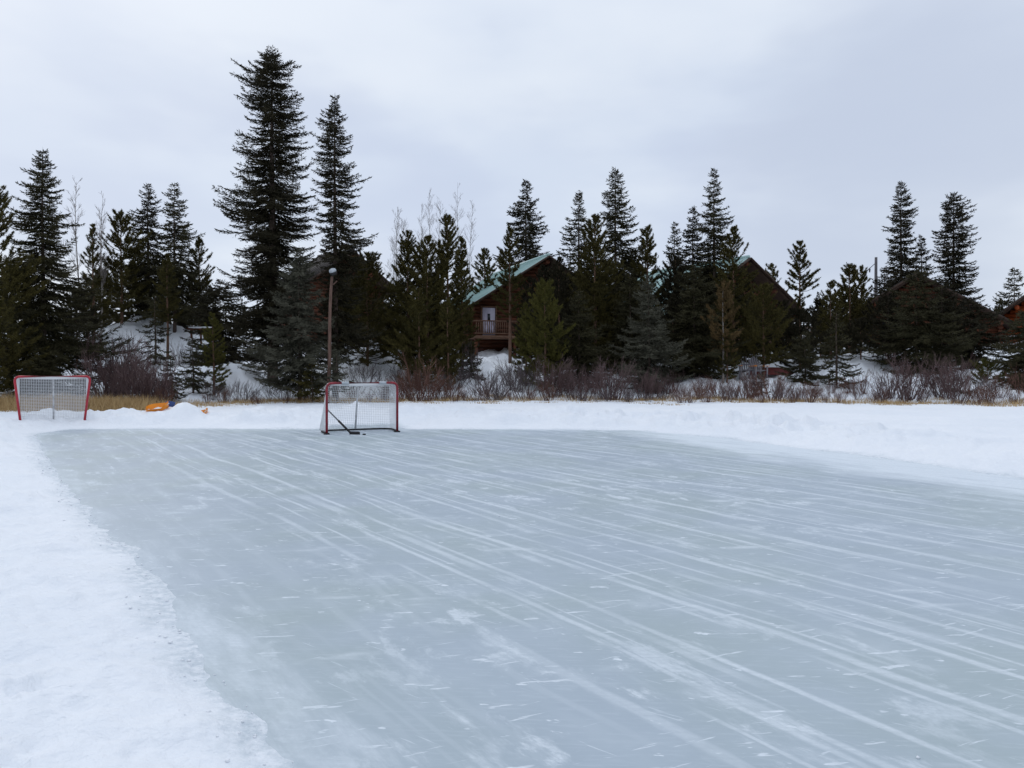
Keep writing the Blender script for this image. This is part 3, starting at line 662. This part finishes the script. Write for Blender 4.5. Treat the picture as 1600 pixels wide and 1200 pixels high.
def shrub(px, py, Yd, h_px, key, label, wide=1.0):
    """py is ignored when None: the shrub stands on the ground at distance Yd."""
    x = (px-800)/FP*Yd; k = Yd/FP; v = int(rng.integers(3))
    if (key, v) not in protos:
        o = link('bare_shrub', SHM[key, v], None); protos[key, v] = o
    else:
        o = protos[key, v].copy(); C.objects.link(o)
    h = h_px*k*rng.uniform(.60, 1.10)
    o.location = (x, Yd, gz(x, Yd)-.04); o.scale = (h*wide*rng.uniform(.9, 1.2), h*wide, h); o.rotation_euler = (0, 0, rng.uniform(0, 6.28))
    tag(o, label, 'shrub', 'bare shrubs along the bank')
def row(x0, x1, n, Y0, Y1, h0, h1, key, label, wide=1.0):
    if x0 > 480: n = max(2, int(round(n*.76)))
    for i in range(n):
        px = x0+(x1-x0)*(i+rng.uniform(.0, 1))/n
        shrub(px, None, rng.uniform(Y0, Y1), rng.uniform(h0, h1), key, label, wide)
row(158, 256, 11, 27.5, 30.5, 62, 98, 'purple', 'large purple brown bare shrub right of the left hockey goal')
row(225, 262, 3, 27.8, 29, 30, 45, 'red', 'low rusty bare shrub behind the orange sled')
row(165, 330, 12, 32, 40, 22, 44, 'grey', 'wispy grey bare shrub on the snow below the snowy mound')
row(330, 480, 9, 31, 33.5, 22, 42, 'grey', 'wispy grey bare shrub on snow in front of the tallest spruce')
row(300, 500, 8, 30, 32, 14, 26, 'red', 'short rusty bare shrub at the snow edge left of the log lamp pole')
row(540, 640, 12, 31.5, 38, 20, 46, 'grey', 'wispy bare shrub behind the right hockey goal')
row(540, 625, 4, 31, 33, 20, 34, 'red', 'rusty bare shrub close behind the right hockey goal')
row(625, 705, 8, 31.5, 34.5, 40, 75, 'red', 'reddish bare shrub under the pines left of the cabin balcony')
row(700, 830, 20, 31.5, 38, 25, 55, 'grey', 'grey bare shrub on the snow below the cabin balcony')
row(690, 860, 9, 31.2, 33, 18, 34, 'red', 'low reddish bare shrub along the shore below the cabin balcony')
row(850, 1060, 16, 31.5, 35, 32, 60, 'purple', 'purple grey bare shrub below the middle clump of spruces')
row(880, 1060, 8, 31.2, 32.5, 18, 34, 'grey', 'pale wispy bare shrub at the shore below the middle clump')
row(1060, 1280, 22, 30.2, 33.5, 24, 50, 'red', 'red brown bare shrub at the shore below the right hand clump')
row(1090, 1270, 6, 31, 34, 25, 45, 'purple', 'purple bare shrub below the brown gable')
row(1270, 1390, 14, 29.8, 33, 20, 42, 'red', 'red brown bare shrub below the right hand snow bank')
row(1375, 1510, 13, 29.5, 32.5, 36, 70, 'purple', 'purple red bare shrub below the big dull spruce by the brown cabin')
row(1500, 1640, 12, 28.6, 31, 26, 50, 'red', 'red brown bare shrub along the shore below the orange cabin')
row(1500, 1640, 5, 30, 33, 26, 44, 'grey', 'grey bare shrub on the snow below the orange cabin')

def dry_grass():
    mb = MB()
    def clump(px, Y, n, h, wid, dy):
        x = (px-800)/FP*Y
        X = x+rng.normal(size=n)*wid; Yy = Y+rng.normal(size=n)*dy; Z = ground(X, Yy)-.03
        D = np.stack([rng.normal(size=n)*.55, rng.normal(size=n)*.55, np.ones(n)], 1)
        needles(mb, np.stack([X, Yy, Z], 1), D, h*rng.uniform(.5, 1.3, n), rng.uniform(.010, .022, n), rng.uniform(0, 1, n))
    for px in np.linspace(-60, 24, 10): clump(px, rng.uniform(24.8, 27), 430, .48, .35, .5)
    for px in np.linspace(70, 225, 22): clump(px, rng.uniform(25.2, 27.3), 520, .46, .35, .45)
    for px in np.linspace(28, 120, 8): clump(px, rng.uniform(27, 28), 220, .35, .35, .4)
    for px in np.linspace(225, 620, 46): clump(px+rng.normal()*4, np.interp(px, D0X, D0Y)-rng.uniform(-.4, 2.6), int(rng.integers(60, 260)), .20, .40, .15)
    for px in np.linspace(620, 1650, 95): clump(px+rng.normal()*5, np.interp(px, D0X, D0Y)-rng.uniform(-1.0, 1.4), int(rng.integers(50, 230)), .20, .34, .15)
    for px in np.linspace(620, 1060, 22): clump(px+rng.normal()*6, np.interp(px, D0X, D0Y)-rng.uniform(1.0, 3.5), int(rng.integers(30, 120)), .15, .26, .08)
    tag(mb.build('dry_grass', M['grass']), 'tan dry grass poking through the snow along the shore', 'grass', kind='stuff')
dry_grass()

# ------------------------------------------------------------------ log cabins
def cabin(px, py, Y, ang, label, logm='log', roofm='teal', half=6.6, pitch=.63, length=12, deck=-5.75, door=None, windows=(), dcl=2.2, rail=True, snow=False):
    """(px, py, Y) is the front end of the ridge; local x runs along the gable, y back, z up from the ridge."""
    p = at(px, py, Y); root = empty('log_cabin', (p.x, p.y, p.z), R(ang)); tag(root, label, 'cabin', 'log cabins on the bank')
    hw = half-.9; zl = lambda x: -abs(x)*pitch-.28
    # log walls
    m = MB(); r = .15; z = -.45
    while z > deck-1.9:
        e = min(hw, (-z-.30)/pitch)
        if e > .2:
            for yy in (0.9, length-.9):
                m.tube([(-e, yy, z), (0, yy, z), (e, yy, z)], r, 8)
            if -z > hw*pitch+.2:
                for sx in (-1, 1): m.tube([(sx*hw, .55, z+.13), (sx*hw, length/2, z+.13), (sx*hw, length-.5, z+.13)], r, 8)
        z -= .27
    m.build('wall', M[logm], root, True)
    # roof slabs with ribs
    m = MB()
    for sx in (-1, 1):
        a = math.atan(pitch); Mx = Matrix.Rotation(a*sx, 4, 'Y'); L = half/math.cos(a)
        x0, x1 = (0, L) if sx > 0 else (-L, 0)
        m.box((x0, -.6, -.10), (x1, length, .05), Mx)
        for yy in np.arange(-.4, length, .45): m.box((x0, yy-.02, .05), (x1, yy+.02, .085), Mx)
    m.tube([(0, -.62, .06), (0, length/2, .06), (0, length, .06)], .12, 8)
    rf = m.build('roof', M[roofm], root)
    m = MB()
    for sx in (-1, 1):
        a = math.atan(pitch); Mx = Matrix.Rotation(a*sx, 4, 'Y'); L = half/math.cos(a)-.03
        x0, x1 = (.06, L) if sx > 0 else (-L, -.06)
        m.box((x0, -.57, -.16), (x1, length-.03, -.103), Mx)
    m.build('soffit', M['fascia'], root)
    m = MB()
    for sx in (-1, 1):
        m.bar((0, -.66, -.06), (sx*(half+.02), -.66, -.06-(half+.02)*pitch), .10, .34)
    m.build('fascia', M['fascia'], root)
    m = MB()                                # purlin log ends under the eaves
    for xx in (-hw*.98, -hw*.5, 0, hw*.5, hw*.98):
        m.tube([(xx, -.50, zl(xx)-.14), (xx, 0, zl(xx)-.14), (xx, 1.2, zl(xx)-.14)], .16, 10)
    m.tube([(-hw*.52, .1, zl(hw*.5)-.32), (0, .1, zl(hw*.5)-.32), (hw*.52, .1, zl(hw*.5)-.32)], .15, 10)
    m.build('purlin', M[logm], root, True)
    if door is not None:
        d = MB(); d.box((door-.47, .62, deck), (door+.47, .72, deck+2.03)); 
        for (a, b, c, e) in ((-.36, -.06, .15, .8), (.06, .36, .15, .8)): d.box((door+a, .60, deck+c), (door+b, .622, deck+e))
        do = d.build('door', M['door'], root)
        g = MB(); g.box((door-.10, .600, deck+1.15), (door+.10, .618, deck+1.6)); g.build('pane', M['glass'], do)
        g = MB(); g.tube([(door+.38, .52, deck+1.0), (door+.38, .57, deck+1.0), (door+.38, .62, deck+1.0)], .035, 8); g.build('handle', M['brass'], do)
        f = MB(); f.box((door-.60, .58, deck), (door-.48, .74, deck+2.15)); f.box((door+.48, .58, deck), (door+.60, .74, deck+2.15)); f.box((door-.478, .58, deck+2.04), (door+.478, .74, deck+2.15))
        f.build('door_frame', M['deckwood'], root)
    for (wx, wz, ww, wh) in windows:
        f = MB()
        f.box((wx-ww/2-.08, .60, wz-.08), (wx-ww/2, .74, wz+wh+.08)); f.box((wx+ww/2, .60, wz-.08), (wx+ww/2+.08, .74, wz+wh+.08))
        f.box((wx-ww/2, .60, wz+wh), (wx+ww/2, .74, wz+wh+.08)); f.box((wx-ww/2, .60, wz-.08), (wx+ww/2, .74, wz)); f.box((wx-.03, .62, wz), (wx+.03, .70, wz+wh))
        wo = f.build('window', M['deckwood'], root)
        g = MB(); g.box((wx-ww/2, .70, wz), (wx+ww/2, .715, wz+wh)); g.build('pane', M['glass'], wo)
    if rail:
        m = MB(); m.box((-hw, .75-dcl, deck-.22), (hw, .73, deck-.004)); m.build('deck', M['deckwood'], root)
        m = MB(); yf = .80-dcl
        m.box((-hw, yf-.05, deck+.94), (hw, yf+.05, deck+1.02)); m.box((-hw, yf-.03, deck+.10), (hw, yf+.03, deck+.17))
        for xx in np.arange(-hw+.1, hw, .155): m.box((xx-.022, yf-.022, deck+.172), (xx+.022, yf+.022, deck+.938))
        for sx in (-1, 1): m.box((sx*hw-.03, yf+.052, deck+.94), (sx*hw+.03, .58, deck+1.0))
        m.build('railing', M['deckwood'], root)
        for xx in np.linspace(-hw+.15, hw-.15, 5):
            m = MB(); m.tube([(xx, yf+.22, deck-3.2), (xx, yf+.22, deck-1.5), (xx, yf+.22, deck-.222)], .12, 8); m.build('post', M['log'], root, True)
        if snow:
            m = MB(); n = 40; xs = np.linspace(-hw, hw, n); hh = .03+.09*np.clip(fbm(xs*1.3, xs*0+ang, 3, 5)-.25, 0, 1)
            for i in range(n-1): m.box((xs[i], yf-.06, deck+1.024), (xs[i+1]-.002, yf+.06, deck+1.03+hh[i]))
            m.build('snow_cap', M['snowcap'], root)
    m = MB(); m.box((-hw+.25, 1.2, deck-4.5), (hw-.25, length-1.2, deck-1.7)); m.build('foundation', M['stone'], root)
    return root
cabin(852, 401, 55, 20, 'log cabin with a green metal roof, white door and balcony rail', door=-4.05, windows=((-.8, -4.6, 1.4, 1.1), (2.6, -4.6, 1.2, 1.1)))
cabin(1160, 404, 54, 30, 'log cabin whose bare brown gable edge shows above the bushy olive pine', windows=((-1.5, -4.6, 1.2, 1.1), (1.6, -4.6, 1.2, 1.1)))
cabin(1432, 428, 54, -26, 'dark roofed brown log cabin half hidden by the big dull spruce', roofm='darkroof', half=6.0, deck=-5.0, logm='log', windows=((-1.6, -4.2, 1.2, 1.0),), rail=False)
cabin(1676, 410, 52, -34, 'orange stained log cabin cut off by the right edge of the view', roofm='darkroof', half=7.2, pitch=.80, deck=-6.0, logm='log_orange', snow=True)
cabin(545, 394, 58, 48, 'log cabin almost hidden behind the log lamp pole and tall spruces', roofm='darkroof', half=4.6, length=4, deck=-6.0, rail=False)

def snow_rail():
    Y = 43.0; xa, xb = (298-800)/FP*Y, (328-800)/FP*Y; z = EYE+(HY-511)/FP*Y
    root = empty('wooden_rail', (xa, Y, z)); tag(root, 'short wooden rail topped with a line of snow, in the dark under the pines', 'rail')
    m = MB(); L = xb-xa; m.tube([(-.2, 0, -.09), (L/2, 0, -.10), (L+.2, 0, -.09)], .07, 8); m.build('rail', M['log'], root, True)
    for xx in (0, L/2, L):
        m = MB(); m.tube([(xx, .09, gz(xa+xx, Y)-z-.2), (xx, .09, -.5), (xx, .09, .0)], .06, 8); m.build('post', M['log'], root, True)
    m = MB(); xs = np.linspace(-.1, L+.1, 14); m.tube(np.stack([xs, 0*xs-.02, -.03+0*xs], 1), .035+.025*vnoise(xs*4, xs*0, 3), 8); m.build('snow_cap', M['snowcap'], root, True)
snow_rail()

# ------------------------------------------------------------------ hockey goals
def grid_net(mb, P00, P10, P01, P11, nu, nv, r, sag=0.0, sd=(0, 0, 0)):
    """netting stretched over a four-cornered patch, as crossing cords"""
    P00, P10, P01, P11 = (np.array(p, float) for p in (P00, P10, P01, P11)); sd = np.array(sd, float)
    def S_(u, v): return (P00*(1-u)*(1-v)+P10*u*(1-v)+P01*(1-u)*v+P11*u*v)+sd*sag*math.sin(math.pi*u)*math.sin(math.pi*v)
    for i in range(nu+1): mb.tube([S_(i/nu, v) for v in np.linspace(0, 1, 7)], r, 4, False)
    for j in range(nv+1): mb.tube([S_(u, j/nv) for u in np.linspace(0, 1, 9)], r, 4, False)
def goal(loc, rz, label, Wt, Wb, H, Dp, pipe, worn, top_d=.42, tapes=(), cr=.0035, cell=.05, flare=.10):
    root = empty('hockey_goal', loc, rz); tag(root, label, 'hockey goal', 'hockey goals'); r = .030
    a, b = Wt/2, Wb/2
    def pipe_path(pts, rc, n=6):             # polyline with rounded corners
        out = [np.array(pts[0], float)]
        for i in range(1, len(pts)-1):
            p0, p1, p2 = (np.array(q, float) for q in pts[i-1:i+2])
            d0 = (p0-p1)/np.linalg.norm(p0-p1); d1 = (p2-p1)/np.linalg.norm(p2-p1); q0 = p1+d0*rc; q1 = p1+d1*rc
            for t in np.linspace(0, 1, n): out.append(q0*(1-t)**2+2*p1*t*(1-t)+q1*t*t)
        out.append(np.array(pts[-1], float)); return out
    m = MB(); m.tube(pipe_path([(-b, 0, 0), (-a, 0, H), (a, 0, H), (b, 0, 0)], .14), r, 12); m.build('front_frame', pipe, root, True)
    m = MB(); m.tube(pipe_path([(-b, 0.02, .03), (-b-flare, Dp, .03), (b+flare, Dp, .03), (b, 0.02, .03)], .30, 8), .022, 10); m.build('base_frame', worn, root, True)
    m = MB(); m.tube(pipe_path([(-a+.02, 0.02, H-.03), (-a+.10, top_d, H-.02), (a-.10, top_d, H-.02), (a-.02, 0.02, H-.03)], .15), .016, 8); m.build('top_frame', M['whitepipe'], root, True)
    m = MB(); m.tube([(0, top_d, H-.02), (0, (top_d+Dp)/2+.04, H*.5), (0, Dp, .05)], .022, 8); m.build('centre_brace', M['whitepipe'], root, True)
    n = MB(); nu = int(Wt/cell); nv = int(H/cell)
    top0, top1 = (-a+.10, top_d, H-.02), (a-.10, top_d, H-.02); b0, b1 = (-b-flare, Dp, .04), (b+flare, Dp, .04)
    grid_net(n, b0, b1, top0, top1, nu, nv, cr, .04, (0, 1, 0))
    grid_net(n, top0, top1, (-a, 0.02, H-.02), (a, .02, H-.02), nu, int(top_d/cell), cr, .03, (0, 0, -1))
    for sx in (-1, 1):
        grid_net(n, (sx*b, .02, .04), (sx*(b+flare), Dp, .04), (sx*a, .02, H-.05), (sx*(a-.10), top_d, H-.02), int(Dp/cell), nv, cr, .03, (sx, 0, 0))
    n.build('net', M['net'], root)
    m = MB(); m.tube([(-a+.10, .045, H-.045), (0, .05, H-.06), (a-.10, .045, H-.045)], .020, 8); m.build('net_lacing', M['net'], root, True)
    for sx in (-1, 1):
        m = MB(); m.box((sx*b-.06, -.05, .0), (sx*b+.06, .10, .03)); m.build('foot', M['rubber'], root)
    for t0, t1 in tapes:
        m = MB(); m.tube([(t0, 0, H), ((t0+t1)/2, 0, H), (t1, 0, H)], r+.006, 12); m.build('tape_wrap', M['tape'], root, True)
    return root
gl = at(514, 0, 17.98); gr_ = at(617.5, 0, 18.62)
gc = ((gl.x+gr_.x)/2, 18.3, .0)
goal(gc, math.atan2(.64, gr_.x-gl.x), 'dark red hockey goal on the ice with silver tape on its crossbar', 1.69, 1.69, 1.20, .80, M['redpipe'], M['rubber'], flare=.03, tapes=((-.50, -.33), (.40, .57)), cell=.045, cr=.0034)
gz1 = gz(at(84, 0, 20.4).x, 20.4)
goal((at(83, 0, 20.2).x, 20.2, .11), R(30), 'bright red hockey goal with a white net standing on snow at the left', 1.72, 1.44, 1.22, .75, M['redworn'], M['whitepipe'], top_d=.36, cell=.042, cr=.0048, flare=.06)

def hockey_stick():
    root = empty('hockey_stick', (at(548, 0, 17.95).x, 17.95, .0)); tag(root, 'black bladed hockey stick leaning inside the dark red goal', 'hockey stick')
    heel = Vector((0, 0, .035)); butt = Vector((at(510, 0, 18.35).x-at(548, 0, 17.95).x, .40, .585))
    d = (butt-heel)
    m = MB(); m.bar(heel+d*.50, butt, .020, .030); m.build('shaft', M['shaft'], root)
    m = MB(); m.bar(heel, heel+d*.50, .034, .040); m.build('taped_shaft', M['rubber'], root)
    m = MB(); P = []
    for i in range(8):
        t = i/7; P.append((-.03+t*.26, -.02*math.sin(t*2)-t*.05, .0))
    V = []; 
    for i, (x, y, z) in enumerate(P):
        h = .075-.012*(i == 7)-.01*(i == 0); V += [(x, y-.006, .004), (x, y+.006, .004), (x, y+.006, h), (x, y-.006, h)]
    Q = [];
    for i in range(7):
        for k in range(4): Q.append([i*4+k, i*4+(k+1) % 4, i*4+4+(k+1) % 4, i*4+4+k])
    Q += [[0, 3, 2, 1], [28, 29, 30, 31]]
    m.add(V, Q); m.build('blade', M['rubber'], root)
hockey_stick()
pk = ice_pt(569, 679.5); m = MB(); m.tube([(0, 0, .0), (0, 0, .003), (0, 0, .022), (0, 0, .025)], [.036, .038, .038, .036], 24)
o = m.build('hockey_puck', M['rubber']); o.location = (pk[0], pk[1], .002); tag(o, 'black puck lying on the ice in front of the dark red goal', 'puck')

# ------------------------------------------------------------------ small things by the rink and on the bank
def lamp_pole():
    b = at(511, 0, 30.2); z0 = gz(b.x, b.y); t = at(519, 432, 30.2)
    root = empty('lamp_pole', (b.x, b.y, z0)); tag(root, 'bare log pole carrying a pale lamp, behind the dark red goal', 'lamp pole')
    H = t.z-z0; dx = t.x-b.x; n = 9; tt = np.linspace(0, 1, n)
    m = MB(); m.tube(np.stack([dx*tt+.03*np.sin(tt*6), .02*np.cos(tt*5), tt*H-.3*(tt == 0)], 1), .074-.018*tt, 10)
    m.tube([(dx*.93, 0, H*.93), (dx+.10, -.02, H*.945), (dx+.20, -.03, H*.965)], .022, 6)
    m.build('pole', M['polewood'], root, True)
    Mx = Matrix.Translation((dx+.05, -.08, H+.17)) @ Matrix.Rotation(R(-14), 4, 'Y') @ Matrix.Rotation(R(25), 4, 'X') @ Matrix.Scale(.72, 4)
    m = MB(); ring = [(.02, .20), (.10, .19), (.16, .15), (.19, .08), (.20, .01)]
    m.tube([Mx @ Vector((0, 0, z*1.0)) for z, r in ring], [r*.74 for z, r in ring], 14); hd = m.build('lamp_head', M['lampmetal'], root, True)
    m = MB(); m.tube([Mx @ Vector((0, 0, z)) for z in (-.16, -.08, .018)], [.10, .135, .138], 14); m.build('lamp_housing', M['rubber'], root, True)
lamp_pole()
def utility_pole():
    b = at(1368, 0, 72); z0 = gz(b.x, 72); t = at(1369, 402, 72); H = t.z-z0
    root = empty('utility_pole', (b.x, 72, z0)); tag(root, 'grey utility pole rising behind the left roof of the brown cabin', 'utility pole')
    m = MB(); m.tube([(0, 0, -.3), (.02, 0, H*.5), (.05, 0, H)], [.17, .15, .12], 10); m.build('pole', M['greypole'], root, True)
    m = MB(); m.bar((-.9, 0, H-1.35), (.1, 0, H-.45), .05, .05); m.build('bracket', M['greypole'], root)
    for xx, zz in ((-.9, -1.35), (-.55, -1.0)):
        m = MB(); m.tube([(xx, 0, H+zz), (xx, 0, H+zz-.15), (xx, 0, H+zz-.42)], [.05, .09, .05], 8); m.build('insulator', M['greypole'], root, True)
utility_pole()
def sled(px, py, Y, L, label, tilt):
    x = (px-800)/FP*Y; root = empty('plastic_sled', (x, Y, gz(x, Y)-.09), R(tilt)); tag(root, label, 'sled', 'orange plastic pieces in the snow')
    n, k = 18, 9; V = []
    for i in range(n):
        u = i/(n-1); hl = (u-.5)*L; wv = .24*min(1, (math.sin(u*math.pi))**.35+.1)
        for j in range(k):
            v = j/(k-1)*2-1
            V.append((hl, v*wv, .02+.13*abs(v)**3+.16*max(0, u-.8)/.2*.7+.012*math.sin(v*9)))
    V = np.array(V); low = V-np.array([0, 0, .012])
    q = np.arange(n*k).reshape(n, k); Q = np.stack([q[:-1, :-1], q[1:, :-1], q[1:, 1:], q[:-1, 1:]], -1).reshape(-1, 4)
    m = MB(); m.add(V, Q); m.add(low, Q[:, ::-1]); m.build('shell', M['orange'], root, True)
    m = MB(); m.tube([(L*.46, -.07, .17), (L*.54, 0, .20), (L*.46, .07, .17)], .012, 6); m.build('pull_rope', M['whitepipe'], root, True)
    root.rotation_euler = (R(16), R(-5), R(tilt))
sled(247, 640, 21.0, .60, 'bright orange plastic sled half buried left of the snow pile', 6)
sled(314, 631, 21.9, .40, 'small orange plastic scrap poking out right of the snow pile', -10)
def shovel():
    Y = 21.5; x = (265-800)/FP*Y; root = empty('snow_scoop', (x, Y, gz(x, Y))); tag(root, 'small dark blue plastic scoop stuck in the snow beside the snow pile', 'scoop')
    V = []; n, k = 7, 7
    for i in range(n):
        u = i/(n-1)
        for j in range(k):
            v = j/(k-1)*2-1; V.append((v*(.11+.04*u), .06*v*v-.05*math.sin(u*2.5), .10+.24*u-.05*v*v*u))
    V = np.array(V); q = np.arange(n*k).reshape(n, k); Q = np.stack([q[:-1, :-1], q[1:, :-1], q[1:, 1:], q[:-1, 1:]], -1).reshape(-1, 4)
    m = MB(); m.add(V, Q); m.add(V+np.array([0, .012, 0]), Q[:, ::-1]); m.build('blade', M['blue'], root, True)
    m = MB(); m.tube([(0, .0, .16), (.01, .03, .05), (.01, .05, -.2)], .02, 8); m.build('handle', M['blue'], root, True)
shovel()
def lawn_chair(px, Y, rz, label):
    x = (px-800)/FP*Y; root = empty('lawn_chair', (x, Y, gz(x, Y)+.10), R(rz)); tag(root, label, 'chair', 'lawn chairs on the bank')
    m = MB()
    for i in range(5):                       # slatted fan back with a rounded top
        xx = -.24+.12*i; h = 1.02-.14*(abs(i-2)/2)**2
        m.bar((xx*.8, .22, .34), (xx, .48, h), .121, .02)
    m.bar((-.26, .36, .62), (.26, .36, .62), .05, .03); m.build('backrest', M['greyplastic'], root)
    m = MB()
    for i in range(4): m.box((-.26, -.26+i*.125, .36-i*.02), (.26, -.15+i*.125, .385-i*.02))
    m.build('seat', M['greyplastic'], root)
    for sx in (-1, 1):
        m = MB(); m.box((sx*.34-.06, -.30, .56), (sx*.34+.06, .40, .585)); m.build('armrest', M['orange'], root)
        m = MB(); m.box((sx*.31-.015, -.26, -.1), (sx*.31+.015, -.17, .558)); m.build('leg', M['greyplastic'], root)
        m = MB(); m.bar((sx*.31, .42, -.1), (sx*.31, .30, .555), .03, .09); m.build('leg', M['greyplastic'], root)
lawn_chair(1168, 37.6, -8, 'pale grey lawn chair with orange arms, left of the two under the olive pine')
lawn_chair(1186, 37.2, 14, 'pale grey lawn chair with orange arms, right of the two, beside the red hull')
def canoe():
    Y = 39; x = (1204-800)/FP*Y; m = MB(); n, k = 15, 9; V = []
    for i in range(n):
        u = i/(n-1)*2-1; wv = .36*(1-abs(u)**2.2)+.01
        for j in range(k):
            a = math.pi*j/(k-1); V.append((u*1.3, -math.cos(a)*wv, .02+(.34*(1-abs(u)**3)+.04)*math.sin(a)**.7))
    q = np.arange(n*k).reshape(n, k); Q = np.stack([q[:-1, :-1], q[1:, :-1], q[1:, 1:], q[:-1, 1:]], -1).reshape(-1, 4)
    m.add(V, Q); o = m.build('overturned_canoe', M['redhull'], None, True); o.location = (x, Y, gz(x, Y)); o.rotation_euler = (0, 0, R(8))
    tag(o, 'dull red overturned hull lying under the olive pine on the bank', 'canoe')
canoe()
def snow_crumbs():
    mb = MB(); ico = np.array([[0, 0, 1], [.9, 0, .3], [.28, .85, .3], [-.72, .53, .3], [-.72, -.53, .3], [.28, -.85, .3], [0, 0, -.4]])
    Tt = [[0, i, i % 5+1] for i in range(1, 6)]+[[6, i % 5+1, i] for i in range(1, 6)]
    def put(x, y, z, s): mb.add(ico*s*rng.uniform(.6, 1.3, (7, 3))+np.array([x, y, z]), T=Tt)
    CR = 1 if rink_sd(np.array([-4.0]), np.array([5.0]))[0] > 0 else -1
    for i in range(5, 17):
        a, b = RINK[i-1], RINK[i]; L = np.linalg.norm(b-a)
        for k in range(int(L*22)):
            t = rng.uniform(); q = a+(b-a)*t; dn = np.array([-(b-a)[1], (b-a)[0]])/L
            q = q+dn*CR*(abs(rng.normal())*.13-.03); put(q[0], q[1], max(gz(q[0], q[1]), .0), abs(rng.normal())*.006+.003)
    for k in range(70):
        x, y = rng.uniform(-8, 9), rng.uniform(3, 17)
        if rink_sd(np.array([x]), np.array([y]))[0] < -.2: put(x, y, .002, abs(rng.normal())*.004+.002)
    tag(mb.build('snow_crumbs', M['snowcap'], None, True), 'crumbs of snow scattered along the rim of the ice', 'snow', kind='stuff')
snow_crumbs()
